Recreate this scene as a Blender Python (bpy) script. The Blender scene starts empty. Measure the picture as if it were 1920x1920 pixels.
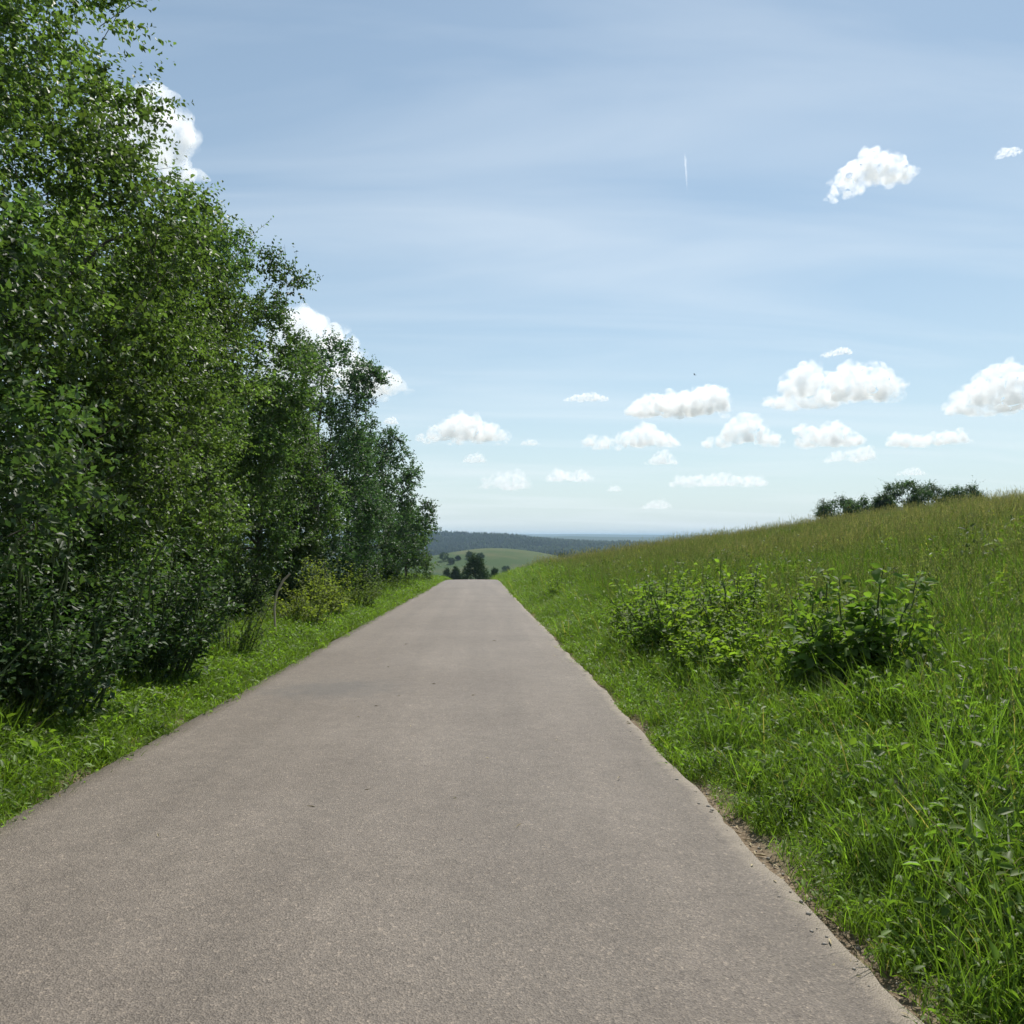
import bpy, bmesh, math, random
import numpy as np
from mathutils import Vector, Matrix, noise as mnoise

R = math.radians
sc = bpy.context.scene
C = sc.collection

# ------------------------------------------------------------------ camera
EYE = (0.0, 0.0, 1.6)
FPX = 1450.0                       # focal length in photograph pixels (1920 wide)
cam_d = bpy.data.cameras.new('camera')
cam = bpy.data.objects.new('camera', cam_d); C.objects.link(cam)
cam_d.sensor_width = 36.0; cam_d.lens = FPX / 1920 * 36
cam_d.clip_start = 0.05; cam_d.clip_end = 90000
YAW = 2.37
cam.location = EYE
cam.rotation_euler = (R(90 + 1.78), 0, R(-YAW))
sc.camera = cam

# ------------------------------------------------------------------ sky, sun, exposure
SUN_EL, SUN_AZ = 54.0, 24.0        # degrees; azimuth clockwise from +Y (the road)
world = bpy.data.worlds.new('World'); sc.world = world; world.use_nodes = True
wn, wl = world.node_tree.nodes, world.node_tree.links
wn.clear()
sky = wn.new('ShaderNodeTexSky'); sky.sky_type = 'NISHITA'; sky.sun_disc = False
sky.sun_elevation = R(SUN_EL); sky.sun_rotation = R(SUN_AZ)
sky.altitude = 200; sky.air_density = 1.0; sky.dust_density = 0.25; sky.ozone_density = 0.0
bg = wn.new('ShaderNodeBackground'); bg.inputs['Strength'].default_value = 0.088
wo = wn.new('ShaderNodeOutputWorld')
wl.new(bg.outputs[0], wo.inputs['Surface'])
# thin cirrus veil over the whole sky (streaked noise on the sky direction)
tc = wn.new('ShaderNodeTexCoord')
sep = wn.new('ShaderNodeSeparateXYZ'); wl.new(tc.outputs['Generated'], sep.inputs[0])
zz = wn.new('ShaderNodeMath'); zz.operation = 'ADD'; zz.inputs[1].default_value = 0.12
wl.new(sep.outputs['Z'], zz.inputs[0])
dx = wn.new('ShaderNodeMath'); dx.operation = 'DIVIDE'; wl.new(sep.outputs['X'], dx.inputs[0]); wl.new(zz.outputs[0], dx.inputs[1])
dy = wn.new('ShaderNodeMath'); dy.operation = 'DIVIDE'; wl.new(sep.outputs['Y'], dy.inputs[0]); wl.new(zz.outputs[0], dy.inputs[1])
cmb = wn.new('ShaderNodeCombineXYZ'); wl.new(dx.outputs[0], cmb.inputs[0]); wl.new(dy.outputs[0], cmb.inputs[1])
mp = wn.new('ShaderNodeMapping'); mp.inputs['Rotation'].default_value = (0, 0, R(28)); mp.inputs['Scale'].default_value = (0.35, 1.5, 1)
wl.new(cmb.outputs[0], mp.inputs[0])
cn = wn.new('ShaderNodeTexNoise'); cn.inputs['Scale'].default_value = 1.3; cn.inputs['Detail'].default_value = 6; cn.inputs['Roughness'].default_value = 0.5
cn.inputs['Distortion'].default_value = 0.6
wl.new(mp.outputs[0], cn.inputs['Vector'])
cr = wn.new('ShaderNodeMapRange'); cr.inputs['From Min'].default_value = 0.44; cr.inputs['From Max'].default_value = 0.74
cr.inputs['To Min'].default_value = 0.0; cr.inputs['To Max'].default_value = 0.34
wl.new(cn.outputs['Fac'], cr.inputs['Value'])
# the veil is an even layer: its optical depth grows with the slant of the view through it
az_ = wn.new('ShaderNodeMath'); az_.operation = 'ABSOLUTE'; wl.new(sep.outputs['Z'], az_.inputs[0])
sl = wn.new('ShaderNodeMath'); sl.operation = 'ADD'; sl.inputs[1].default_value = 0.06; wl.new(az_.outputs[0], sl.inputs[0])
ev_ = wn.new('ShaderNodeMath'); ev_.operation = 'DIVIDE'; ev_.inputs[0].default_value = 0.15; wl.new(sl.outputs[0], ev_.inputs[1])
od = ev_
ng_ = wn.new('ShaderNodeMath'); ng_.operation = 'MULTIPLY'; ng_.inputs[1].default_value = -1.0; wl.new(od.outputs[0], ng_.inputs[0])
ex = wn.new('ShaderNodeMath'); ex.operation = 'EXPONENT'; wl.new(ng_.outputs[0], ex.inputs[0])
om = wn.new('ShaderNodeMath'); om.operation = 'SUBTRACT'; om.inputs[0].default_value = 1.0; wl.new(ex.outputs[0], om.inputs[1])
cmix = wn.new('ShaderNodeMix'); cmix.data_type = 'RGBA'
cmix.inputs['B'].default_value = (5.7, 6.6, 7.2, 1)
wb = wn.new('ShaderNodeVectorMath'); wb.operation = 'MULTIPLY'; wb.inputs[1].default_value = (0.92, 1.03, 0.99)   # white balance of the clear sky
wl.new(sky.outputs[0], wb.inputs[0])
wl.new(om.outputs[0], cmix.inputs['Factor']); wl.new(wb.outputs[0], cmix.inputs['A'])
cm2 = wn.new('ShaderNodeMix'); cm2.data_type = 'RGBA'; cm2.inputs['B'].default_value = (8.2, 8.8, 9.2, 1)
wl.new(cr.outputs[0], cm2.inputs['Factor']); wl.new(cmix.outputs['Result'], cm2.inputs['A'])
wl.new(cm2.outputs['Result'], bg.inputs['Color'])

sun_d = bpy.data.lights.new('sun', 'SUN'); sun = bpy.data.objects.new('sun', sun_d); C.objects.link(sun)
sun_d.energy = 4.2; sun_d.angle = R(0.53); sun_d.color = (1.0, 0.955, 0.88)
sdir = Vector((math.sin(R(SUN_AZ)) * math.cos(R(SUN_EL)), math.cos(R(SUN_AZ)) * math.cos(R(SUN_EL)), math.sin(R(SUN_EL))))
sun.rotation_euler = (-sdir).to_track_quat('-Z', 'Y').to_euler()
sun.location = (20, -20, 60)

vs = sc.view_settings
vs.view_transform = 'Standard'; vs.look = 'None'; vs.exposure = 0.42; vs.gamma = 1.0
try: vs.use_curve_mapping = False
except Exception: pass
cy = sc.cycles
cy.use_denoising = True
cy.use_adaptive_sampling = True; cy.adaptive_threshold = 0.02
cy.max_bounces = 28; cy.diffuse_bounces = 4; cy.glossy_bounces = 3; cy.transmission_bounces = 5
cy.volume_bounces = 28; cy.transparent_max_bounces = 16
cy.sample_clamp_indirect = 6.0
cy.caustics_reflective = False; cy.caustics_refractive = False

# ------------------------------------------------------------------ helpers
def rng(s): return np.random.default_rng(s)

def pxdir(px, py):
    """unit direction in the world of a point of the photograph"""
    c = Vector(((px - 960) / FPX, (960 - py) / FPX, -1)).normalized()
    return cam.rotation_euler.to_matrix() @ c

def tag(o, label=None, cat=None, group=None, kind=None):
    if label: o['label'] = label
    if cat: o['category'] = cat
    if group: o['group'] = group
    if kind: o['kind'] = kind
    return o

def link(name, data, parent=None):
    o = bpy.data.objects.new(name, data); C.objects.link(o)
    if parent is not None: o.parent = parent
    return o

def np_mesh(name, V, F, col=None, smooth=False):
    """V (n,3); F (m,k) one polygon size, or list of arrays; col (n,3) linear colours"""
    V = np.asarray(V, np.float32)
    Fs = F if isinstance(F, list) else [F]
    Fs = [np.asarray(f, np.int32) for f in Fs if len(f)]
    me = bpy.data.meshes.new(name)
    me.vertices.add(len(V)); me.vertices.foreach_set('co', V.ravel())
    nl = sum(f.size for f in Fs); npoly = sum(len(f) for f in Fs)
    me.loops.add(nl); me.polygons.add(npoly)
    me.loops.foreach_set('vertex_index', np.concatenate([f.ravel() for f in Fs]))
    tot = np.concatenate([np.full(len(f), f.shape[1], np.int32) for f in Fs])
    st = np.zeros(npoly, np.int32); st[1:] = np.cumsum(tot)[:-1]
    me.polygons.foreach_set('loop_start', st)
    if smooth: me.polygons.foreach_set('use_smooth', np.ones(npoly, bool))
    me.update(calc_edges=True)
    if col is not None:
        a = me.color_attributes.new('col', 'FLOAT_COLOR', 'POINT')
        c4 = np.ones((len(V), 4), np.float32); c4[:, :3] = col
        a.data.foreach_set('color', c4.ravel())
    return me

def norm(a): return a / np.maximum(np.linalg.norm(a, axis=-1, keepdims=True), 1e-9)

def hashnoise(x, y, seed=0):
    """smooth value noise, numpy"""
    xi, yi = np.floor(x), np.floor(y); xf, yf = x - xi, y - yi
    def h(a, b):
        s = np.sin(a * 127.1 + b * 311.7 + seed * 74.7) * 43758.5453
        return s - np.floor(s)
    u, v = xf * xf * (3 - 2 * xf), yf * yf * (3 - 2 * yf)
    return (h(xi, yi) * (1 - u) + h(xi + 1, yi) * u) * (1 - v) + (h(xi, yi + 1) * (1 - u) + h(xi + 1, yi + 1) * u) * v

def fbm(x, y, o=4, seed=0):
    s, a, t = 0.0, 0.5, 0.0
    for i in range(o):
        s = s + a * hashnoise(x * 2 ** i, y * 2 ** i, seed + i); t += a; a *= 0.5
    return s / t

def sstep(a, b, x):
    t = np.clip((x - a) / (b - a), 0, 1); return t * t * (3 - 2 * t)

# ------------------------------------------------------------------ terrain heights
def base(y):
    y = np.asarray(y, float)
    z = -0.031 * y
    k = 0.109 / 60
    t = np.clip(y - 56, 0, 60); z = z - 0.5 * k * t * t
    z = z - 0.109 * np.clip(y - 116, 0, None)
    lim = -46.0
    z = np.where(z < lim + 14, lim + 14 * np.exp(np.clip((z - lim - 14) / 14, -60, 0)), z)   # ease out to the valley floor
    return np.where(y < -40, 1.24, z)

def road_left(y): return -2.88 + 0.05 * (fbm(np.asarray(y, float) * 0.35, 3.1, 3, 5) - 0.5) + bend(y)
def road_right(y):
    y = np.asarray(y, float)
    return 1.50 + 0.11 * (fbm(y * 0.42, 1.7, 3, 9) - 0.5) + 0.05 * (fbm(y * 2.6, 8.2, 2, 2) - 0.5) + bend(y)
def bend(y):
    return -0.0040 * np.clip(np.asarray(y, float) - 72, 0, None) ** 2

def H(x, y, road=True):
    x = np.asarray(x, float); y = np.asarray(y, float)
    z = base(y)
    xb = x - bend(np.clip(y, None, 170))
    u = xb - 1.6
    # right-hand field: a bank rising to a broad crest some 35 m off
    f = 0.143 * np.clip(u - 0.6, 0, 31) + 0.06 * sstep(0.1, 0.8, u)
    t = np.clip(u - 31.6, 0, 18); f = f + 0.143 * t - 0.5 * (0.20 / 18) * t * t
    f = f - 0.057 * np.clip(u - 49.6, 0, 60)
    f = f * (1 - 0.75 * sstep(120, 420, y))
    z = z + np.where(u > 0, f, 0)
    v = -2.95 - xb
    l = 0.05 * sstep(0.0, 0.5, v) + 0.30 * sstep(1.2, 4.0, v) * sstep(14, 40, y) - 0.12 * sstep(1.0, 2.5, v) * (1 - sstep(14, 40, y))
    z = z + np.where(v > 0, l, 0)
    # small unevenness off the road
    off = np.maximum(sstep(0.2, 2.5, u), sstep(0.2, 2.5, v))
    z = z + off * (0.30 * (fbm(x * 0.16 + 40, y * 0.16 + 11, 3, 1) - 0.5) + 0.10 * (fbm(x * 1.1 + 4, y * 1.1, 2, 3) - 0.5)) * (1 - sstep(200, 500, np.hypot(x, y)))
    if road:
        on = (xb > -3.02) & (xb < 1.62)
        z = z - np.where(on, 0.05, 0)
    # beyond the crest: meadow hill, wooded ridges
    z = z + 34 * np.exp(-((x - 22) / 82) ** 2 / 2 - ((y - 650) / 120) ** 2 / 2)
    z = z + 9 * np.exp(-((x + 75) / 60) ** 2 / 2 - ((y - 560) / 90) ** 2 / 2)
    far = sstep(900, 1500, y)
    ra = (35 - 0.052 * np.clip(x - 60, 0, 520) - 0.008 * np.clip(-x - 100, 0, 900)) * np.exp(-((y - 2300) / 380) ** 2 / 2)
    ra = ra + 7 * np.exp(-((x + 30) / 120) ** 2 / 2) * np.exp(-((y - 2250) / 300) ** 2 / 2)
    ra = ra + 17 * (fbm(x / 210 + 3, y / 320, 3, 14) - 0.5) * np.exp(-((y - 2250) / 500) ** 2 / 2)
    z = z + np.where(np.abs(x) < 6000, ra, 0)
    rb = 54 + 34 * (fbm(x / 650 + 1.3, y / 3000, 3, 21) - 0.5)
    z = z + rb * 0.80 * np.exp(-((y - 5200) / 600) ** 2 / 2) * sstep(-2500, 900, x)
    rc = 66 + 44 * (fbm(x / 1100 + 7.3, y / 4000, 4, 31) - 0.5)
    z = z + rc * np.exp(-((y - 9800) / 1300) ** 2 / 2)
    return z

def axis(parts):
    out = []
    for a, b, s in parts: out += list(np.arange(a, b, s))
    return np.array(sorted(set(np.round(out, 4))))

# ------------------------------------------------------------------ materials
def new_mat(name):
    m = bpy.data.materials.new(name); m.use_nodes = True
    m.node_tree.nodes.clear()
    return m, m.node_tree.nodes, m.node_tree.links

def out(n): return n.new('ShaderNodeOutputMaterial')

def leaf_material(name, rough=0.42, spec=0.5, trans=0.45, tint=(1, 1, 1), tgain=(1.3, 1.5, 0.55), rnd=0.25):
    """col attribute gives the leaf colour; part of the light passes through the blade"""
    m, n, l = new_mat(name)
    at = n.new('ShaderNodeAttribute'); at.attribute_name = 'col'
    oi = n.new('ShaderNodeObjectInfo')
    mr = n.new('ShaderNodeMapRange'); mr.inputs['To Min'].default_value = 1 - rnd; mr.inputs['To Max'].default_value = 1 + rnd
    l.new(oi.outputs['Random'], mr.inputs['Value'])
    mu = n.new('ShaderNodeVectorMath'); mu.operation = 'SCALE'
    l.new(at.outputs['Color'], mu.inputs[0]); l.new(mr.outputs[0], mu.inputs['Scale'])
    mt = n.new('ShaderNodeVectorMath'); mt.operation = 'MULTIPLY'; mt.inputs[1].default_value = tint
    l.new(mu.outputs[0], mt.inputs[0])
    p = n.new('ShaderNodeBsdfPrincipled'); p.inputs['Roughness'].default_value = rough
    p.inputs['Specular IOR Level'].default_value = spec
    l.new(mt.outputs[0], p.inputs['Base Color'])
    tm = n.new('ShaderNodeVectorMath'); tm.operation = 'MULTIPLY'; tm.inputs[1].default_value = tgain
    l.new(mt.outputs[0], tm.inputs[0])
    tr = n.new('ShaderNodeBsdfTranslucent'); l.new(tm.outputs[0], tr.inputs['Color'])
    mx = n.new('ShaderNodeMixShader'); mx.inputs[0].default_value = trans
    l.new(p.outputs[0], mx.inputs[1]); l.new(tr.outputs[0], mx.inputs[2])
    l.new(mx.outputs[0], out(n).inputs['Surface'])
    return m

M = {}
M['tree_leaf'] = leaf_material('tree_leaf', 0.50, 0.30, 0.40, tgain=(1.5, 1.8, 0.75), rnd=0.0)
M['shrub_leaf'] = leaf_material('shrub_leaf', 0.6, 0.18, 0.48, tgain=(1.8, 2.0, 0.7), rnd=0.0)
M['shrub_leaf_single'] = leaf_material('shrub_leaf_single', 0.55, 0.2, 0.48, tgain=(1.8, 2.0, 0.7), rnd=0.3)
M['grass'] = leaf_material('grass', 0.5, 0.3, 0.5, rnd=0.28)
M['far_leaf'] = leaf_material('far_leaf', 0.8, 0.06, 0.2, rnd=0.0)

def bark_material():
    m, n, l = new_mat('bark')
    tcn = n.new('ShaderNodeTexCoord')
    mpn = n.new('ShaderNodeMapping'); mpn.inputs['Scale'].default_value = (9, 9, 1.6); l.new(tcn.outputs['Object'], mpn.inputs[0])
    nz = n.new('ShaderNodeTexNoise'); nz.inputs['Scale'].default_value = 4; nz.inputs['Detail'].default_value = 6
    l.new(mpn.outputs[0], nz.inputs['Vector'])
    rp = n.new('ShaderNodeValToRGB'); rp.color_ramp.elements[0].color = (0.035, 0.028, 0.02, 1); rp.color_ramp.elements[1].color = (0.17, 0.14, 0.11, 1)
    rp.color_ramp.elements[0].position = 0.3; rp.color_ramp.elements[1].position = 0.75
    l.new(nz.outputs['Fac'], rp.inputs[0])
    b = n.new('ShaderNodeBump'); b.inputs['Strength'].default_value = 0.6; b.inputs['Distance'].default_value = 0.02
    l.new(nz.outputs['Fac'], b.inputs['Height'])
    p = n.new('ShaderNodeBsdfPrincipled'); p.inputs['Roughness'].default_value = 0.9
    l.new(rp.outputs[0], p.inputs['Base Color']); l.new(b.outputs[0], p.inputs['Normal'])
    l.new(p.outputs[0], out(n).inputs['Surface'])
    return m
M['bark'] = bark_material()

def simple(name, col, rough=0.8):
    m, n, l = new_mat(name)
    nz = n.new('ShaderNodeTexNoise'); nz.inputs['Scale'].default_value = 30; nz.inputs['Detail'].default_value = 5
    tcn = n.new('ShaderNodeTexCoord'); l.new(tcn.outputs['Object'], nz.inputs['Vector'])
    rp = n.new('ShaderNodeValToRGB')
    rp.color_ramp.elements[0].color = tuple(c * 0.6 for c in col) + (1,); rp.color_ramp.elements[1].color = tuple(min(1, c * 1.3) for c in col) + (1,)
    l.new(nz.outputs['Fac'], rp.inputs[0])
    p = n.new('ShaderNodeBsdfPrincipled'); p.inputs['Roughness'].default_value = rough
    l.new(rp.outputs[0], p.inputs['Base Color']); l.new(p.outputs[0], out(n).inputs['Surface'])
    return m
M['stem'] = simple('stem', (0.07, 0.10, 0.03))
M['dead_wood'] = simple('dead_wood', (0.46, 0.38, 0.29))
M['stone'] = simple('stone', (0.30, 0.27, 0.23))
M['dry_litter'] = simple('dry_litter', (0.36, 0.30, 0.17))
M['feather'] = simple('feather', (0.03, 0.03, 0.035))

def asphalt_material():
    m, n, l = new_mat('asphalt')
    tcn = n.new('ShaderNodeTexCoord'); V = tcn.outputs['Object']
    def noise(scale, detail=4, rough=0.5, vec=V):
        z = n.new('ShaderNodeTexNoise'); z.inputs['Scale'].default_value = scale; z.inputs['Detail'].default_value = detail
        z.inputs['Roughness'].default_value = rough; l.new(vec, z.inputs['Vector']); return z
    def ramp(src, stops):
        r = n.new('ShaderNodeValToRGB'); e = r.color_ramp.elements
        while len(e) < len(stops): e.new(0.5)
        for k, (p, c) in enumerate(stops): e[k].position = p; e[k].color = c if len(c) == 4 else tuple(c) + (1,)
        l.new(src, r.inputs[0]); return r
    def mix(a, b, f, mode='MIX'):
        x = n.new('ShaderNodeMix'); x.data_type = 'RGBA'; x.blend_type = mode
        for s, v in (('A', a), ('B', b)):
            if isinstance(v, tuple): x.inputs[s].default_value = v + (1,)
            else: l.new(v, x.inputs[s])
        if isinstance(f, float): x.inputs['Factor'].default_value = f
        else: l.new(f, x.inputs['Factor'])
        return x.outputs['Result']
    # broad tone
    n1 = noise(0.55, 5, 0.6)
    c0 = ramp(n1.outputs['Fac'], [(0.3, (0.146, 0.122, 0.100)), (0.7, (0.186, 0.158, 0.131))]).outputs[0]
    # long wheel tracks, faint
    mpn = n.new('ShaderNodeMapping'); mpn.inputs['Scale'].default_value = (1.3, 0.035, 1); l.new(V, mpn.inputs[0])
    n2 = noise(1.3, 3, 0.5, mpn.outputs[0])
    c1 = mix(c0, ramp(n2.outputs['Fac'], [(0.35, (0.83, 0.83, 0.83)), (0.65, (1.07, 1.07, 1.07))]).outputs[0], 0.7, 'MULTIPLY')
    # aggregate: chips of stone in voronoi cells
    vo = n.new('ShaderNodeTexVoronoi'); vo.inputs['Scale'].default_value = 130; l.new(V, vo.inputs['Vector'])
    vs_ = n.new('ShaderNodeSeparateColor'); l.new(vo.outputs['Color'], vs_.inputs[0])
    c2 = mix(c1, ramp(vs_.outputs[0], [(0.0, (0.52, 0.52, 0.53)), (0.5, (0.95, 0.95, 0.95)), (0.85, (1.12, 1.11, 1.08)), (1.0, (1.75, 1.72, 1.66))]).outputs[0], 0.62, 'MULTIPLY')
    vo2 = n.new('ShaderNodeTexVoronoi'); vo2.inputs['Scale'].default_value = 62; l.new(V, vo2.inputs['Vector'])
    vs2 = n.new('ShaderNodeSeparateColor'); l.new(vo2.outputs['Color'], vs2.inputs[0])
    c3 = mix(c2, ramp(vs2.outputs[1], [(0.0, (0.66, 0.65, 0.64)), (0.25, (1, 1, 1)), (0.93, (1, 1, 1)), (0.99, (1.7, 1.66, 1.6))]).outputs[0], 0.55, 'MULTIPLY')
    n4 = noise(7, 4, 0.65)
    c4 = mix(c3, ramp(n4.outputs['Fac'], [(0.3, (0.86, 0.86, 0.86)), (0.7, (1.12, 1.12, 1.12))]).outputs[0], 0.8, 'MULTIPLY')
    # an old repair smear across the lane some ten metres ahead
    mp2 = n.new('ShaderNodeMapping'); mp2.inputs['Location'].default_value = (1.35, -9.6 * 0.9, 0); mp2.inputs['Scale'].default_value = (0.75, 0.9, 0); l.new(V, mp2.inputs[0])
    ln = n.new('ShaderNodeVectorMath'); ln.operation = 'LENGTH'; l.new(mp2.outputs[0], ln.inputs[0])
    n5 = noise(5, 4, 0.6)
    ad = n.new('ShaderNodeMath'); ad.operation = 'MULTIPLY_ADD'; ad.inputs[1].default_value = 1.3; ad.inputs[2].default_value = -0.65
    l.new(n5.outputs['Fac'], ad.inputs[0])
    ad2 = n.new('ShaderNodeMath'); ad2.operation = 'ADD'; l.new(ln.outputs['Value'], ad2.inputs[0]); l.new(ad.outputs[0], ad2.inputs[1])
    sm = n.new('ShaderNodeMapRange'); sm.inputs['From Min'].default_value = 0.25; sm.inputs['From Max'].default_value = 0.75
    sm.inputs['To Min'].default_value = 0.62; sm.inputs['To Max'].default_value = 0.0; l.new(ad2.outputs[0], sm.inputs['Value'])
    c5 = mix(c4, (0.095, 0.088, 0.08), sm.outputs[0])
    # sandy crumbling fringe along both edges (edge attribute: distance from the nearer edge in metres)
    at = n.new('ShaderNodeAttribute'); at.attribute_name = 'edge'
    n6 = noise(9, 5, 0.65)
    am = n.new('ShaderNodeMath'); am.operation = 'MULTIPLY_ADD'; am.inputs[1].default_value = -0.15; l.new(n6.outputs['Fac'], am.inputs[0]); l.new(at.outputs['Fac'], am.inputs[2])
    em = n.new('ShaderNodeMapRange'); em.inputs['From Min'].default_value = -0.08; em.inputs['From Max'].default_value = 0.03
    em.inputs['To Min'].default_value = 0.85; em.inputs['To Max'].default_value = 0.0; l.new(am.outputs[0], em.inputs['Value'])
    c6 = mix(c5, (0.30, 0.255, 0.20), em.outputs[0])
    p = n.new('ShaderNodeBsdfPrincipled'); p.inputs['Roughness'].default_value = 0.72; p.inputs['Specular IOR Level'].default_value = 0.35
    l.new(c6, p.inputs['Base Color'])
    b = n.new('ShaderNodeBump'); b.inputs['Strength'].default_value = 0.7; b.inputs['Distance'].default_value = 0.006
    hs = n.new('ShaderNodeMath'); hs.operation = 'ADD'; l.new(vo.outputs['Distance'], hs.inputs[0]); l.new(n4.outputs['Fac'], hs.inputs[1])
    l.new(hs.outputs[0], b.inputs['Height']); l.new(b.outputs[0], p.inputs['Normal'])
    l.new(p.outputs[0], out(n).inputs['Surface'])
    return m
M['asphalt'] = asphalt_material()

def ground_material():
    m, n, l = new_mat('ground_soil_and_turf')
    tcn = n.new('ShaderNodeTexCoord'); V = tcn.outputs['Object']
    sp = n.new('ShaderNodeSeparateXYZ'); l.new(V, sp.inputs[0])
    def noise(scale, detail=4):
        z = n.new('ShaderNodeTexNoise'); z.inputs['Scale'].default_value = scale; z.inputs['Detail'].default_value = detail
        l.new(V, z.inputs['Vector']); return z.outputs['Fac']
    def ramp(src, stops):
        r = n.new('ShaderNodeValToRGB'); e = r.color_ramp.elements
        while len(e) < len(stops): e.new(0.5)
        for k, (p, c) in enumerate(stops): e[k].position = p; e[k].color = tuple(c) + (1,)
        l.new(src, r.inputs[0]); return r.outputs[0]
    def mix(a, b, f):
        x = n.new('ShaderNodeMix'); x.data_type = 'RGBA'
        for s, v in (('A', a), ('B', b)):
            if isinstance(v, tuple): x.inputs[s].default_value = v + (1,)
            else: l.new(v, x.inputs[s])
        l.new(f, x.inputs['Factor']); return x.outputs['Result']
    def rmap(src, a, b):
        r = n.new('ShaderNodeMapRange'); r.inputs['From Min'].default_value = a; r.inputs['From Max'].default_value = b
        l.new(src, r.inputs['Value']); return r.outputs[0]
    near = mix(ramp(noise(6, 6), [(0.3, (0.035, 0.055, 0.014)), (0.7, (0.070, 0.100, 0.026))]), (0.075, 0.070, 0.038), rmap(noise(2.2), 0.58, 0.80))
    # bare crumbly soil beside the tarmac
    at = n.new('ShaderNodeAttribute'); at.attribute_name = 'soil'
    soil = ramp(noise(42, 6), [(0.3, (0.11, 0.080, 0.052)), (0.55, (0.20, 0.155, 0.105)), (0.75, (0.33, 0.28, 0.21))])
    c = mix(near, soil, at.outputs['Fac'])
    # meadows of the far hill
    mea = mix(ramp(noise(0.010, 5), [(0.35, (0.048, 0.080, 0.028)), (0.65, (0.078, 0.104, 0.042))]), (0.10, 0.105, 0.05), rmap(noise(0.035, 4), 0.52, 0.75))
    c = mix(c, mea, rmap(sp.outputs['Y'], 110, 260))
    wood = ramp(noise(0.02, 5), [(0.35, (0.018, 0.032, 0.014)), (0.65, (0.035, 0.055, 0.02))])
    c = mix(c, wood, rmap(sp.outputs['Y'], 1150, 1350))
    p = n.new('ShaderNodeBsdfPrincipled'); p.inputs['Roughness'].default_value = 0.95; p.inputs['Specular IOR Level'].default_value = 0.1
    l.new(c, p.inputs['Base Color'])
    b = n.new('ShaderNodeBump'); b.inputs['Strength'].default_value = 0.6; b.inputs['Distance'].default_value = 0.03
    l.new(noise(25, 6), b.inputs['Height']); l.new(b.outputs[0], p.inputs['Normal'])
    l.new(p.outputs[0], out(n).inputs['Surface'])
    return m
M['ground'] = ground_material()

# ------------------------------------------------------------------ ground sheet and road
def build_ground():
    xs = axis([(-14000, -3000, 550), (-3000, -600, 90), (-600, -150, 30), (-150, -20, 6), (-20, -4, 0.8), (-4, 4, 0.2), (4, 16, 0.5),
               (16, 60, 1.0), (60, 160, 6), (160, 600, 22), (600, 1800, 45), (1800, 3000, 90), (3000, 14001, 550)])
    ys = axis([(-14000, -200, 900), (-200, -10, 14), (-10, 30, 0.4), (30, 90, 0.8), (90, 200, 4), (200, 1000, 16), (1000, 3000, 60),
               (3000, 14001, 220)])
    X, Y = np.meshgrid(xs, ys)
    Z = H(X, Y)
    V = np.stack([X, Y, Z], -1).reshape(-1, 3)
    nx, ny = len(xs), len(ys)
    i = np.arange(nx - 1)[None, :] + np.arange(ny - 1)[:, None] * nx
    F = np.stack([i, i + 1, i + 1 + nx, i + nx], -1).reshape(-1, 4)
    me = np_mesh('ground', V, F, smooth=True)
    xb = X - bend(Y)
    so = np.maximum(sstep(1.1, 1.4, xb) * (1 - sstep(1.60, 1.85, xb)), sstep(-3.15, -3.0, xb) * (1 - sstep(-2.8, -2.7, xb))).reshape(-1)
    so = so * (np.abs(Y.reshape(-1)) < 160)
    a = me.attributes.new('soil', 'FLOAT', 'POINT'); a.data.foreach_set('value', so.astype(np.float32))
    me.materials.append(M['ground'])
    tag(link('ground', me), kind='structure')
build_ground()

def build_road():
    ys = axis([(-6, 40, 0.12), (40, 90, 0.4), (90, 170.1, 2)])
    k = 22
    L, Rr = road_left(ys), road_right(ys)
    L = L + 0.03 * (fbm(ys * 5, 2.2, 2, 4) - 0.5); Rr = Rr + 0.05 * (fbm(ys * 6, 5.2, 2, 4) - 0.5)
    t = np.concatenate([[0], np.linspace(0, 1, k), [1]])
    X = L[:, None] + (Rr - L)[:, None] * t[None, :]
    Y = np.repeat(ys[:, None], len(t), 1)
    crown = 0.022 * (1 - (2 * t - 1) ** 2)
    Z = base(Y) + 0.012 + crown[None, :] + 0.006 * (fbm(X * 0.9, Y * 0.4, 2, 6) - 0.5)
    edge = np.minimum(X - L[:, None], Rr[:, None] - X)
    drop = np.zeros(len(t)); drop[0] = drop[-1] = 0.075
    Z = Z - drop[None, :]
    X[:, 0] -= 0.015; X[:, -1] += 0.03
    V = np.stack([X, Y, Z], -1).reshape(-1, 3)
    nx, ny = len(t), len(ys)
    i = np.arange(nx - 1)[None, :] + np.arange(ny - 1)[:, None] * nx
    F = np.stack([i, i + 1, i + 1 + nx, i + nx], -1).reshape(-1, 4)
    me = np_mesh('road', V, F, smooth=True)
    # left edge barely crumbles: count distance from it as larger
    e = np.minimum((X - L[:, None]) + 0.10, Rr[:, None] - X).reshape(-1)
    a = me.attributes.new('edge', 'FLOAT', 'POINT'); a.data.foreach_set('value', e.astype(np.float32))
    me.materials.append(M['asphalt'])
    tag(link('road', me), kind='structure')
build_road()

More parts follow.
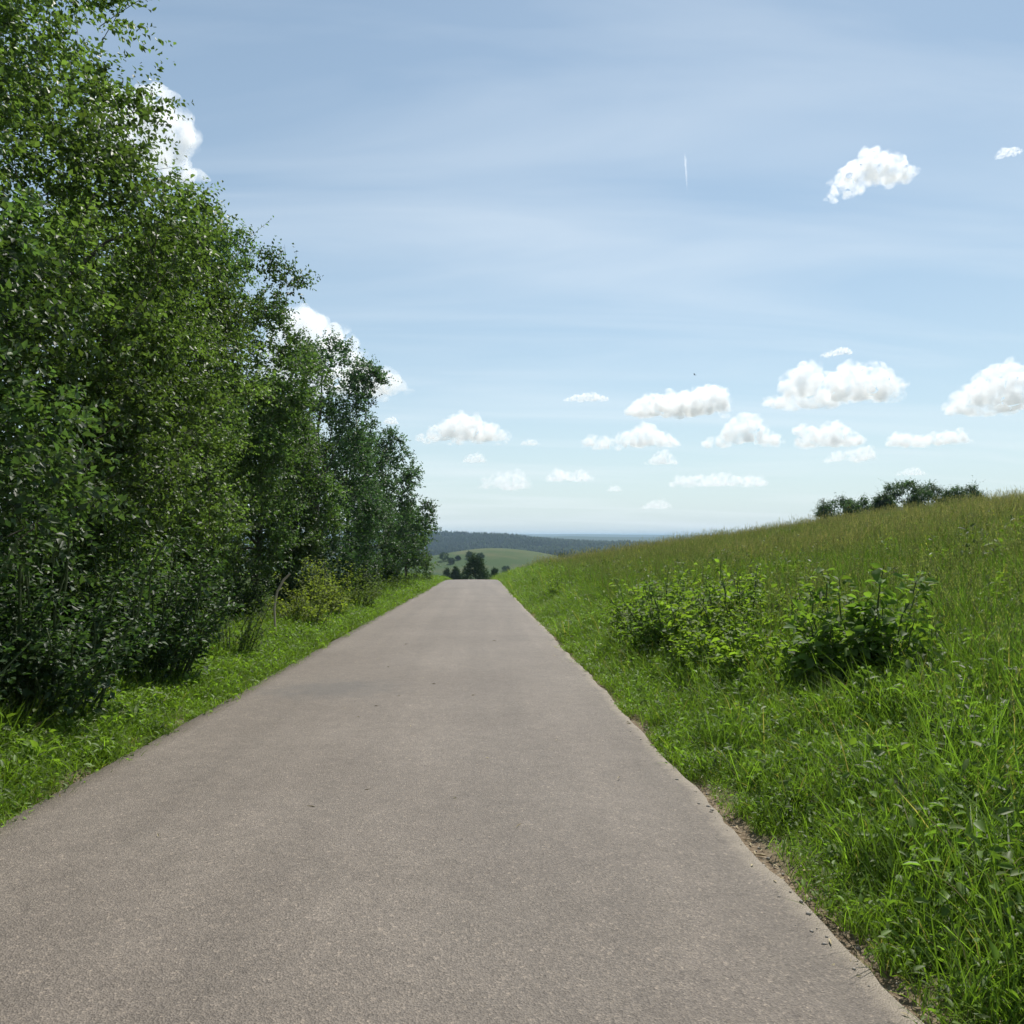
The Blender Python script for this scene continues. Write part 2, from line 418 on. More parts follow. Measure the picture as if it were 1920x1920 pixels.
# ------------------------------------------------------------------ leaves, tubes
def leaf_batch(P, D, Nn, L, W, shape='kite', fold=0.22):
    """P base points, D axis, Nn normal (n,3), L, W (n,) -> V, F"""
    D = norm(D); S = norm(np.cross(D, Nn)); U = np.cross(S, D)
    L = L[:, None]; W = W[:, None]
    n = len(P)
    if shape == 'kite':
        a = P; t = P + D * L - U * L * 0.10
        m1 = P + D * L * 0.45 + S * W * 0.5 + U * W * fold; m2 = P + D * L * 0.45 - S * W * 0.5 + U * W * fold
        V = np.stack([a, m1, t, m2], 1).reshape(-1, 3)
        b = np.arange(n)[:, None] * 4
        F = np.concatenate([b + np.array([[0, 1, 2]]), b + np.array([[0, 2, 3]])])
        return V, F, 4
    # ovate: midrib of 3, two points per side
    a = P; c = P + D * L * 0.5 - U * L * 0.02; t = P + D * L - U * L * 0.16
    r1 = P + D * L * 0.22 + S * W * 0.44 + U * W * fold; r2 = P + D * L * 0.62 + S * W * 0.36 + U * (W * fold - L * 0.05)
    l1 = P + D * L * 0.22 - S * W * 0.44 + U * W * fold; l2 = P + D * L * 0.62 - S * W * 0.36 + U * (W * fold - L * 0.05)
    V = np.stack([a, r1, r2, t, l2, l1, c], 1).reshape(-1, 3)
    b = np.arange(n)[:, None] * 7
    F = np.concatenate([b + np.array([f]) for f in ([0, 1, 6], [1, 2, 6], [2, 3, 6], [3, 4, 6], [4, 5, 6], [5, 0, 6])])
    return V, F, 7

def tube(paths, sides=6):
    """list of (points (k,3), radii (k,)) -> V, F"""
    Vs, Fs, o = [], [], 0
    ang = np.linspace(0, 2 * math.pi, sides, endpoint=False)
    for pts, rad in paths:
        pts = np.asarray(pts, float); rad = np.asarray(rad, float); k = len(pts)
        T = norm(np.gradient(pts, axis=0))
        ref = np.array([0.31, 0.95, 0.05])
        A = norm(np.cross(T, ref)); B = np.cross(T, A)
        ring = pts[:, None, :] + rad[:, None, None] * (np.cos(ang)[None, :, None] * A[:, None, :] + np.sin(ang)[None, :, None] * B[:, None, :])
        Vs.append(ring.reshape(-1, 3))
        i = np.arange(sides); j = (i + 1) % sides
        for q in range(k - 1):
            Fs.append(np.stack([i, j, j + sides, i + sides], 1) + o + q * sides)
        o += k * sides
    return np.concatenate(Vs), np.concatenate(Fs)

def leaf_colors(g, n, base_col, var=0.25, yellow=0.12, k=4):
    c = np.array(base_col)[None, :] * (1 + var * g.normal(size=(n, 1)))
    yl = np.abs(g.normal(size=(n, 1))) * yellow
    c = c * (1 - yl) + np.array([[0.16, 0.17, 0.025]]) * yl
    return np.repeat(np.clip(c, 0.006, 0.4), k, 0)

def shoots_foliage(g, S, Dr, Ln, nleaf, leafL, ratio, base_col, shape='kite', droop=0.25, var=0.25, yellow=0.12, ang=0.9):
    """leaves set alternately along shoots: S start (n,3), Dr direction, Ln length"""
    n = len(S); k = nleaf
    t = (np.linspace(0.12, 1.0, k)[None, :] + g.normal(0, 0.03, (n, k)))[..., None]
    bend_ = g.normal(0, 0.22, (n, 1, 3)) + np.array([0, 0, -droop])
    P = S[:, None, :] + Dr[:, None, :] * (t * Ln[:, None, None]) + bend_ * (t ** 2) * Ln[:, None, None] * 0.5
    Dn = np.repeat(Dr[:, None, :], k, 1)
    rv = g.normal(size=(n, k, 3))
    side = norm(np.cross(Dn, rv))
    ax = norm(Dn * (1 - ang * 0.5) + side * ang + np.array([0, 0, -0.12]))
    up = np.array([0, 0, 1.0]) + 0.75 * g.normal(size=(n, k, 3))
    LL = leafL * (0.72 + 0.5 * g.random((n, k))) * (1.05 - 0.35 * t[..., 0])
    return leaf_batch(P.reshape(-1, 3), ax.reshape(-1, 3), up.reshape(-1, 3), LL.reshape(-1), (LL * ratio).reshape(-1), shape), leaf_colors(g, n * k, base_col, var, yellow, 4 if shape == 'kite' else 7)

def crown_profile(t, kind):
    if kind == 'hedge':    # leafy from the ground, rounded top
        return np.interp(t, [0, 0.08, 0.3, 0.55, 0.8, 0.93, 1.0], [0.62, 0.85, 1.0, 1.0, 0.82, 0.58, 0.22])
    if kind == 'column':
        return np.interp(t, [0, 0.1, 0.35, 0.7, 1.0], [0.6, 0.9, 1.0, 0.72, 0.12])
    if kind == 'cone':
        return np.interp(t, [0, 0.1, 0.5, 1.0], [0.85, 1.0, 0.72, 0.10])
    return np.interp(t, [0, 0.12, 0.4, 0.7, 0.9, 1.0], [0.35, 0.8, 1.0, 0.85, 0.5, 0.12])   # round

def make_tree(name, label, cat, x, y, h, r, seed, nshoot, nleaf, leafL, col, kind='hedge', ratio=0.55, group=None, z0=0.25,
              mat='tree_leaf', shootL=0.6, lobes=46, squash=1.0, var=0.25, yellow=0.12, gz=None):
    g = rng(seed)
    ground = float(H(x, y, False)) if gz is None else gz
    root = link(name, None); root.location = (x, y, ground)
    tag(root, label, cat, group)
    # lobes of foliage, each broken into smaller pads
    th = np.sort((np.arange(lobes) + g.random(lobes)) / lobes) ** 0.9
    an = (np.arange(lobes) * 2.39996 + g.normal(0, 0.5, lobes))
    prof = crown_profile(th, kind)
    rr = prof * r * (0.34 + 0.56 * g.random(lobes))
    LR = r * (0.20 + 0.20 * g.random(lobes)) * (0.55 + 0.45 * prof)
    zc = z0 + th * (h - z0 - 0.5 * shootL) * 0.97
    zc = np.maximum(zc, z0 + LR * 0.3)
    Lc = np.stack([np.cos(an) * rr, np.sin(an) * rr * squash, zc], 1)
    npad = 7
    pd = norm(g.normal(size=(lobes, npad, 3)) + np.array([0, 0, 0.3]) + 0.7 * norm(Lc * np.array([1, 1, 0.0]) + 1e-4)[:, None, :])
    Pc = (Lc[:, None, :] + pd * (LR * 0.85)[:, None, None]).reshape(-1, 3)
    PR = (np.repeat(LR, npad) * (0.30 + 0.28 * g.random(lobes * npad)))
    Pc[:, 2] = np.maximum(Pc[:, 2], z0 * 0.5 + PR * 0.5)
    w = PR ** 2 / (PR ** 2).sum()
    ip = g.choice(lobes * npad, nshoot, p=w); idx = ip // npad
    outw = norm(Lc[idx] * np.array([1, 1, 0.0]) + np.array([0, 0, 1e-3]))
    d = norm(g.normal(size=(nshoot, 3)) + np.array([0, 0, 0.30]) + 0.45 * outw)
    S = Pc[ip] + d * (PR[ip] * (0.2 + 0.8 * g.random(nshoot) ** 0.5))[:, None] * np.array([1, 1, 0.62])
    Dr = norm(d * 0.8 + outw * 0.3 + np.array([0, 0, 0.35]) + 0.35 * g.normal(size=(nshoot, 3)))
    S[:, 2] = np.maximum(S[:, 2], 0.08 + 0.25 * g.random(nshoot))
    Ln = shootL * (0.45 + 0.8 * g.random(nshoot))
    # leaders: long shoots that break the outline
    ld = g.random(nshoot) < 0.035
    Ln[ld] *= 1.7; Dr[ld] = norm(Dr[ld] + np.array([0, 0, 0.5]))
    (V, F, k), c = shoots_foliage(g, S, Dr, Ln, nleaf, leafL, ratio, col, var=var, yellow=yellow)
    # whole-shoot tone so that clumps differ
    tone = (1 + 0.20 * g.normal(size=lobes))[idx] * (1 + 0.12 * g.normal(size=lobes * npad))[ip]
    c = c * np.clip(np.repeat(tone, nleaf * k), 0.55, 1.5)[:, None]
    me = np_mesh('crown', V, F, c); me.materials.append(M[mat])
    cr_ = link('crown', me, root); cr_['kind'] = 'stuff'
    # bare twigs that carry the leaders
    if nshoot > 2500:
        tw = []
        for q in np.where(ld)[0]:
            p0 = S[q] - Dr[q] * 0.25; tt = np.linspace(0, 1, 4)[:, None]
            tw.append((p0 + Dr[q] * (Ln[q] * 0.95 + 0.25) * tt + np.array([0, 0, -0.10]) * tt ** 2 * Ln[q], np.array([0.006, 0.005, 0.004, 0.002])))
        Vw, Fw = tube(tw, 3); mw = np_mesh('twigs', Vw, Fw); mw.materials.append(M['bark'])
        tw_ = link('twigs', mw, root); tw_['kind'] = 'stuff'
    # trunk with limbs
    top = h * 0.86
    kk = 9
    tz = np.linspace(-0.25, top, kk)
    wob = np.cumsum(g.normal(0, 0.05 * h / 9, (kk, 2)), 0); wob[0] = 0; wob[1] = wob[1] * 0.3
    tp = np.concatenate([wob, tz[:, None]], 1)
    r0 = 0.013 * h + 0.035
    Vt, Ft = tube([(tp, np.linspace(r0, r0 * 0.12, kk) * np.array([1.35] + [1] * (kk - 1)))], 8)
    mt = np_mesh('trunk', Vt, Ft, smooth=True); mt.materials.append(M['bark'])
    tr_ = link('trunk', mt, root)
    nb = 10 if lobes > 24 else 5
    for q in g.choice(lobes, min(nb, lobes), replace=False):
        e = Lc[q]
        zb = max(0.25, min(e[2] * 0.6, top * 0.85))
        b0 = np.array([np.interp(zb, tz, tp[:, 0]), np.interp(zb, tz, tp[:, 1]), zb])
        tt = np.linspace(0, 1, 6)[:, None]
        pts = b0 + (e - b0) * tt + np.array([0, 0, 0.18 * r]) * (tt * (1 - tt)) * 2 + g.normal(0, 0.03 * r, (6, 3)) * tt
        rb = r0 * np.interp(zb, [0, top], [0.55, 0.16])
        Vb, Fb = tube([(pts, np.linspace(rb, rb * 0.2, 6))], 6)
        mb = np_mesh('branch', Vb, Fb, smooth=True); mb.materials.append(M['bark'])
        link('branch', mb, tr_)
    return root

# ------------------------------------------------------------------ the row of trees on the left
GREEN_A = (0.102, 0.150, 0.050)     # fresh mid green
GREEN_B = (0.070, 0.116, 0.046)
GREEN_C = (0.048, 0.090, 0.048)     # deeper, bluer
GREEN_D = (0.038, 0.070, 0.032)
ROW = [  # x, y, height, radius, shoots, leaves, leaf length, colour, label
    (-7.3, 5.6, 9.2, 3.3, 7600, 13, 0.098, GREEN_B, 'tall dark leafy tree at the left picture edge, nearest of the row'),
    (-6.4, 9.9, 9.3, 2.9, 8200, 13, 0.094, GREEN_A, 'tall broad green tree beside the grassy verge, its crown under the top left cloud'),
    (-6.7, 14.2, 7.9, 2.5, 7200, 13, 0.096, GREEN_A, 'green roadside tree with leafy shoots sticking up against open blue sky'),
    (-6.6, 18.6, 9.7, 2.4, 5600, 12, 0.108, GREEN_B, 'green roadside tree just in front of the large white cloud'),
    (-6.9, 23.8, 7.3, 2.1, 4400, 11, 0.120, GREEN_B, 'leafy tree rising behind the yellowish shrubs of the left verge'),
    (-5.9, 29.0, 9.9, 2.2, 3300, 11, 0.125, GREEN_C, 'tall blue-green tree overlapping the lower right end of the large cloud'),
    (-6.0, 36.2, 7.6, 2.3, 2700, 10, 0.145, GREEN_C, 'dark green tree with a tapering top, third from the far end of the row'),
    (-5.2, 43.5, 9.0, 2.3, 2400, 10, 0.16, GREEN_C, 'dark rounded tree, second from the far end of the roadside row'),
    (-4.9, 52.0, 5.4, 2.0, 1700, 9, 0.17, GREEN_B, 'small tree at the far end of the roadside row before the distant hills'),
]
for i, (x, y, h, r, ns, nl, ll, cl, lb) in enumerate(ROW):
    make_tree('roadside_tree', lb, 'tree', x, y, h, r, 100 + i, ns, nl, ll, cl, 'hedge' if i < 6 else 'column',
              group='trees in the row along the left verge', shootL=0.5, lobes=50, ratio=0.60, z0=0.3 if i < 2 else (1.1 if i in (3, 4) else 0.7), yellow=0.10 if i < 5 else 0.05)
BACK = [
    (-12.4, 8.0, 10.5, 3.2, 'tree standing behind the nearest roadside tree at the left edge'),
    (-11.6, 13.5, 10.0, 3.0, 'tree behind the row, showing a dark branch against the sky at the left edge'),
    (-11.2, 19.5, 9.6, 2.9, 'tree in the second rank, behind the shoots that reach into open sky'),
    (-10.8, 26.0, 9.4, 2.8, 'tree in the second rank, behind the one before the large cloud'),
    (-10.5, 34.0, 9.0, 2.8, 'tree in the second rank, behind the blue-green tree'),
]
for i, (x, y, h, r, lb) in enumerate(BACK):
    make_tree('background_tree', lb, 'tree', x, y, h, r, 200 + i, 2600, 10, 0.15, GREEN_B, 'round', group='trees of the second rank behind the row', lobes=44, shootL=0.7)

# ------------------------------------------------------------------ shrubs
def shrub_stems(g, h, r, n, lean=0.6):
    """curving canes from one base: list of (points, radii)"""
    paths = []
    for q in range(n):
        a = g.random() * 2 * math.pi; rad = r * math.sqrt(g.random()) * 0.95
        e = np.array([math.cos(a) * rad * 1.25, math.sin(a) * rad, h * (0.30 + 0.70 * g.random() ** 1.5) * (1 - 0.15 * (rad / max(r, 1e-6)) ** 2)])
        b = np.array([math.cos(a) * rad * 0.55, math.sin(a) * rad * 0.45, -0.05])
        t = np.linspace(0, 1, 7)[:, None]
        p = b + (e - b) * t + np.array([0, 0, 0.22 * h]) * t * (1 - t) + g.normal(0, 0.02 * h, (7, 3)) * t
        paths.append((p, np.linspace(0.008, 0.003, 7) * (0.7 + 0.5 * h)))
    return paths

LEAF_PROTO = {}
def leaf_proto(colkey, col, ratio=0.62):
    """three serrated leaf meshes of one colour, 1 m long, base at the origin, along +Y"""
    if colkey in LEAF_PROTO: return LEAF_PROTO[colkey]
    res = []
    for v in range(3):
        g = rng(900 + v)
        k = 7
        t = np.linspace(0, 1, k)
        w = np.interp(t, [0, 0.12, 0.35, 0.65, 0.88, 1], [0.03, 0.30, 0.5, 0.40, 0.17, 0.0]) * ratio
        w = w * (1 + 0.07 * np.where(np.arange(k) % 2, 1, -1))
        z = -0.22 * t ** 2 + 0.04 * g.normal(size=k) * t
        mid = np.stack([0.03 * np.sin(t * 3 + v), t, z], 1)
        rt = mid + np.stack([w, 0 * t, w * 0.35 + 0.015 * g.normal(size=k)], 1); lf = mid + np.stack([-w, 0 * t, w * 0.35 + 0.015 * g.normal(size=k)], 1)
        V = np.concatenate([mid, rt, lf]); V = np.concatenate([V, [[-0.008, -0.25, 0.02], [0.008, -0.25, 0.02], [0.008, 0.02, 0.0], [-0.008, 0.02, 0.0]]])
        F = []
        for q in range(k - 1):
            F.append([q, k + q, k + q + 1, q + 1]); F.append([q, q + 1, 2 * k + q + 1, 2 * k + q])
        F.append([3 * k, 3 * k + 1, 3 * k + 2, 3 * k + 3])
        c = np.repeat(np.array([col]) * (0.85 + 0.15 * v), len(V), 0)
        me = np_mesh('leaf', V, np.array(F), c, smooth=True); me.materials.append(M['shrub_leaf_single']); res.append(me)
    LEAF_PROTO[colkey] = res
    return res

def frame(d, n):
    y = Vector(d).normalized(); x = y.cross(Vector(n)).normalized(); z = x.cross(y)
    m = Matrix((x, y, z)).transposed()
    return m

def make_shrub(name, label, cat, x, y, h, r, seed, canes, perc, leafL, col, group=None, single=0, colkey=None, ratio=0.62, yellow=0.15, mat='shrub_leaf', dens=1.0, shape='ovate'):
    g = rng(seed)
    root = link(name, None); root.location = (x, y, float(H(x, y, False)) - 0.02)
    tag(root, label, cat, group)
    paths = shrub_stems(g, h, r, canes)
    V, F = tube([(p[0], p[1]) for p in paths], 5)
    me = np_mesh('stems', V, F, smooth=True); me.materials.append(M['stem']); link('stems', me, root)
    P, A, N_, LL = [], [], [], []
    for p, _ in paths:
        n = perc
        t = 0.15 + 0.87 * np.sort(g.random(n)) ** 0.85
        tt = np.clip(t, 0, 1) * 6; i0 = np.minimum(tt.astype(int), 5); f = (tt - i0)[:, None]
        q = p[i0] * (1 - f) + p[i0 + 1] * f
        a = g.random(n) * 2 * math.pi
        # side twigs carry the leaves away from the cane
        tw = (0.03 + 0.20 * g.random(n) * r ** 0.5) * (1.1 - 0.6 * np.clip(t, 0, 1))
        dd = np.stack([np.cos(a), np.sin(a), 0.35 * g.normal(size=n) + 0.15], 1)
        P.append(q + dd * tw[:, None]); A.append(dd + np.array([0, 0, -0.15]) + 0.35 * g.normal(size=(n, 3)))
        N_.append(np.array([0, 0, 1.0]) + 0.45 * g.normal(size=(n, 3)) + 0.25 * dd)
        LL.append(leafL * (0.6 + 0.6 * g.random(n)) * (1.1 - 0.4 * np.clip(t, 0, 1)))
    P = np.concatenate(P); A = norm(np.concatenate(A)); N_ = norm(np.concatenate(N_)); LL = np.concatenate(LL)
    P[:, 2] = np.maximum(P[:, 2], 0.05)
    own = np.zeros(len(P), bool)
    if single:
        # the leaves that show largest: outermost towards the road and the top
        view = norm(np.array([[-x, -y, 1.2]]))
        score = (P * view).sum(1) + 0.12 * g.random(len(P))
        own[np.argsort(-score)[:single * 2]] = True
        own &= g.random(len(P)) < 0.5
        protos = leaf_proto(colkey or name, col, ratio)
        for j in np.where(own)[0]:
            o = link('leaf', protos[int(g.integers(3))], root)
            o.matrix_local = Matrix.Translation(Vector(P[j])) @ frame(A[j], N_[j]).to_4x4() @ Matrix.Scale(float(LL[j]) * 1.15, 4)
    k = ~own
    V, F, kk = leaf_batch(P[k], A[k], N_[k], LL[k], LL[k] * ratio, shape)
    c = leaf_colors(g, int(k.sum()), col, 0.22, yellow, kk)
    me = np_mesh('foliage', V, F, c); me.materials.append(M[mat])
    fo = link('foliage', me, root); fo['kind'] = 'stuff'
    return root

BR = (0.125, 0.190, 0.036)
BR2 = (0.100, 0.165, 0.038)
# shrubs in the grass on the right, nearest first
RS = [  # x, y, h, r, canes, leaves per cane, leaf length, single leaves, colour, label
    (3.62, 7.30, 1.42, 0.66, 40, 52, 0.150, 150, BR2, 'nearest large-leaved shrub standing alone with a dark shaded foot, right of the bramble thicket'),
    (2.99, 8.05, 0.78, 0.55, 30, 44, 0.125, 70, BR, 'low leafy shrub squeezed between the dark-footed shrub and the thicket'),
    (3.03, 9.30, 0.92, 0.66, 34, 46, 0.120, 50, BR, 'leafy shrub at the near right end of the thicket'),
    (3.53, 10.46, 1.52, 0.85, 48, 50, 0.115, 50, BR, 'tallest shrub of the thicket, with upright tips at its right'),
    (2.87, 11.12, 1.24, 0.78, 42, 48, 0.115, 30, BR2, 'bright leafy shrub in the middle of the thicket'),
    (3.10, 12.62, 1.43, 0.85, 42, 46, 0.115, 0, BR, 'shrub at the back of the thicket with one taller thin shoot'),
    (3.08, 14.61, 1.01, 0.65, 34, 44, 0.115, 0, BR2, 'shrub at the far left end of the thicket'),
    (3.94, 6.81, 0.69, 0.45, 16, 36, 0.130, 40, BR2, 'small low shrub leaning out at the right foot of the dark-footed shrub'),
    (2.78, 8.63, 0.57, 0.50, 18, 36, 0.115, 30, BR, 'lowest shrub on the roadside of the thicket, sunk in grass'),
    (3.98, 9.46, 0.97, 0.55, 20, 40, 0.110, 30, BR, 'shrub at the field side between the thicket and the dark-footed shrub'),
    (2.71, 12.28, 0.78, 0.55, 20, 40, 0.110, 0, BR, 'low pale shrub on the roadside at the far half of the thicket'),
    (3.70, 13.78, 1.24, 0.60, 22, 40, 0.110, 0, BR2, 'thin-topped shrub behind the far half of the thicket'),
    (3.00, 27.00, 1.15, 0.9, 22, 36, 0.10, 0, BR, 'pale low bush on the right verge far ahead, near the road crest'),
    (4.60, 31.00, 1.00, 0.8, 18, 34, 0.10, 0, BR2, 'low green bush behind the pale bush far ahead on the right verge'),
    (11.60, 17.50, 1.10, 0.6, 16, 30, 0.085, 0, (0.10, 0.13, 0.03), 'yellow-green sapling standing out of the meadow grass on the right slope'),
]
for i, (x, y, h, r, cn_, pc, ll, sg, cl, lb) in enumerate(RS):
    make_shrub('verge_shrub', lb, 'shrub', x, y, h, r, 300 + i, cn_, pc, ll, cl, 'shrubs in the grass right of the road', sg, 'br' if cl is BR else 'br2')
# shrubs along the left verge, under the trees
LY = (0.150, 0.185, 0.050)
LS = [
    (-3.95, 12.4, 1.35, 0.60, 24, 60, 0.055, (0.060, 0.100, 0.030), 'feathery green shrub at the foot of the trees, nearest of the left verge'),
    (-3.95, 17.6, 1.45, 0.75, 36, 50, 0.085, LY, 'yellowish shrub beside the bare curved stalk on the left verge'),
    (-3.95, 20.6, 1.8, 0.85, 40, 50, 0.095, LY, 'tallest yellow-green shrub on the left verge'),
    (-4.0, 24.0, 1.45, 0.85, 34, 46, 0.10, (0.085, 0.125, 0.035), 'green shrub just beyond the tallest yellow-green one on the left verge'),
    (-4.15, 29.0, 1.2, 0.9, 24, 40, 0.10, (0.065, 0.105, 0.03), 'green bush halfway along the left verge under the dark trees'),
    (-4.3, 36.0, 1.2, 0.95, 24, 40, 0.11, (0.065, 0.105, 0.03), 'bush on the left verge under the dark rounded tree'),
    (-4.4, 44.0, 1.3, 1.0, 24, 36, 0.12, (0.060, 0.095, 0.03), 'bush on the left verge near the far end of the tree row'),
    (-4.3, 54.0, 1.6, 1.2, 26, 36, 0.13, (0.050, 0.085, 0.03), 'last bush on the left verge before the road crest'),
]
for i, (x, y, h, r, cn_, pc, ll, cl, lb) in enumerate(LS):
    make_shrub('hedge_shrub', lb, 'shrub', x, y, h, r, 330 + i, cn_, pc, ll, cl, 'shrubs along the left verge')
# shaded undergrowth between the trunks
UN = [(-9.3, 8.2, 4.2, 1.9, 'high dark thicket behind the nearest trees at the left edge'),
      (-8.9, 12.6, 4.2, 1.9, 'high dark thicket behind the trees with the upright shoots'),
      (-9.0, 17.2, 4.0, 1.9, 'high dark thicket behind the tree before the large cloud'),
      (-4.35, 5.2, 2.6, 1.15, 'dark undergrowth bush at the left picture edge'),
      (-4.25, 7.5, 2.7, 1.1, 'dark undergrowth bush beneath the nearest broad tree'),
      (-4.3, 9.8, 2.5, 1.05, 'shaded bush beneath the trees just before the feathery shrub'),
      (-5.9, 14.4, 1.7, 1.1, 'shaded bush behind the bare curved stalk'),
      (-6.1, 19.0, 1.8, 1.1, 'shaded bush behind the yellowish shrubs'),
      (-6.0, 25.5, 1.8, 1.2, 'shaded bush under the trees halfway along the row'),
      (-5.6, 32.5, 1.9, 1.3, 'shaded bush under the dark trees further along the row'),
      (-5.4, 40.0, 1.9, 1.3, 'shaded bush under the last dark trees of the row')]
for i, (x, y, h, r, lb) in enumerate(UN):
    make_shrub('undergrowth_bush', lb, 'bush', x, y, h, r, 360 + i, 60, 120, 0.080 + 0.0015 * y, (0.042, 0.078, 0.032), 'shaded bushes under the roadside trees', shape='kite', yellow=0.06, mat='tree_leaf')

# the bare curved stalk
def dead_stalk():
    x, y = -3.82, 14.9
    p = np.array([[0, 0, -0.1], [-0.05, 0, 0.25], [-0.07, 0.02, 0.52], [-0.03, 0.03, 0.76], [0.06, 0.04, 0.93], [0.16, 0.05, 1.03]]) * 1.25
    V, F = tube([(p, np.array([0.020, 0.020, 0.022, 0.024, 0.025, 0.017]))], 7)
    me = np_mesh('bare_stalk', V, F, smooth=True); me.materials.append(M['dead_wood'])
    o = link('bare_stalk', me); o.location = (x, y, float(H(x, y, False)))
    tag(o, 'bare grey curved stalk bending over beside the yellowish shrub', 'stalk')
dead_stalk()

# ------------------------------------------------------------------ broad-leaved weeds in the near grass
def make_dock(label, x, y, seed, n=11, L=0.26, col=(0.13, 0.20, 0.045)):
    g = rng(seed)
    root = link('dock_plant', None); root.location = (x, y, float(H(x, y, False)))
    tag(root, label, 'weed', 'broad-leaved weeds in the grass')
    pr = leaf_proto('dock', col, 0.30)
    for j in range(n):
        a = j * 2.4 + g.normal(0, 0.2); el = 0.35 + 0.75 * g.random()
        d = (math.cos(a) * math.cos(el), math.sin(a) * math.cos(el), math.sin(el))
        s = L * (0.7 + 0.6 * g.random())
        o = link('leaf', pr[j % 3], root)
        o.matrix_local = Matrix.Translation(Vector(d) * s * 0.3 + Vector((0, 0, 0.06))) @ frame(d, (0.2 * g.normal(), 0.2 * g.normal(), 1)).to_4x4() @ Matrix.Scale(s, 4)
    return root
DOCKS = [
    (2.62, 4.0, 0.17, 'broad-leaved weed with long pale leaves at the lower right corner'),
    (2.95, 4.35, 0.19, 'broad-leaved weed just behind the one at the lower right corner'),
    (2.45, 4.8, 0.14, 'small broad-leaved weed in short grass between the road and the lower right weeds'),
    (3.6, 5.2, 0.19, 'broad-leaved weed in tall grass at the right edge'),
    (2.9, 5.6, 0.20, 'broad-leaved weed in mid verge below the dark-footed shrub'),
    (4.5, 6.4, 0.2, 'yellowish broad-leaved weed in tall grass right of the dark-footed shrub'),
    (2.3, 6.6, 0.18, 'small broad-leaved weed close to the sandy road edge'),
    (-3.35, 6.1, 0.16, 'small broad-leaved weed at the left tarmac edge, nearest'),
    (-3.45, 9.4, 0.20, 'broad-leaved weed where the left verge meets the shade'),
    (-3.25, 7.5, 0.17, 'broad-leaved weed with pale drooping leaves on the left tarmac edge'),
]
for i, (x, y, L_, lb) in enumerate(DOCKS): make_dock(lb, x, y, 400 + i, 7 + i % 4, L_ * 0.8)

# ------------------------------------------------------------------ grass
def blades(g, n, rad, hmin, hmax, wid, lean=0.35, col=(0.07, 0.13, 0.025), var=0.25, dry=0.05, curve=0.5, seg=3):
    a = g.random(n) * 2 * math.pi; q = rad * np.sqrt(g.random(n))
    P = np.stack([np.cos(a) * q, np.sin(a) * q, np.full(n, -0.02)], 1)
    h = hmin + (hmax - hmin) * g.random(n)
    az = g.random(n) * 2 * math.pi
    d = np.stack([np.cos(az), np.sin(az), np.zeros(n)], 1)
    ln = lean * np.abs(g.normal(size=n)); cu = curve * g.random(n)
    s = np.stack([-np.sin(az), np.cos(az), np.zeros(n)], 1)
    # turn the width at random so that blades are seen from all sides
    tw = g.random(n) * math.pi
    s = s * np.cos(tw)[:, None] + d * np.sin(tw)[:, None]
    w = wid * (0.6 + 0.8 * g.random(n))
    Vs = []
    for k in range(seg + 1):
        t = k / seg
        p = P + np.array([0, 0, 1.0]) * (h * (t - 0.25 * cu * t ** 3))[:, None] + d * (h * (ln * t + cu * t ** 2.2))[:, None]
        if k < seg:
            ww = (w * 0.5 * (1 - 0.25 * t))[:, None]
            Vs += [p - s * ww, p + s * ww]
        else: Vs += [p]
    m = 2 * seg + 1
    V = np.stack(Vs, 1).reshape(-1, 3)
    b = np.arange(n)[:, None] * m
    Q = np.concatenate([b + np.array([[2 * k, 2 * k + 1, 2 * k + 3, 2 * k + 2]]) for k in range(seg - 1)])
    T = b + np.array([[2 * seg - 2, 2 * seg - 1, 2 * seg]])
    c = np.array([col]) * (1 + var * g.normal(size=(n, 1)))
    isdry = g.random(n) < dry
    c[isdry] = np.array([0.28, 0.23, 0.11]) * (0.7 + 0.5 * g.random((int(isdry.sum()), 1)))
    return V, Q, T, np.repeat(np.clip(c, 0.01, 0.5), m, 0)

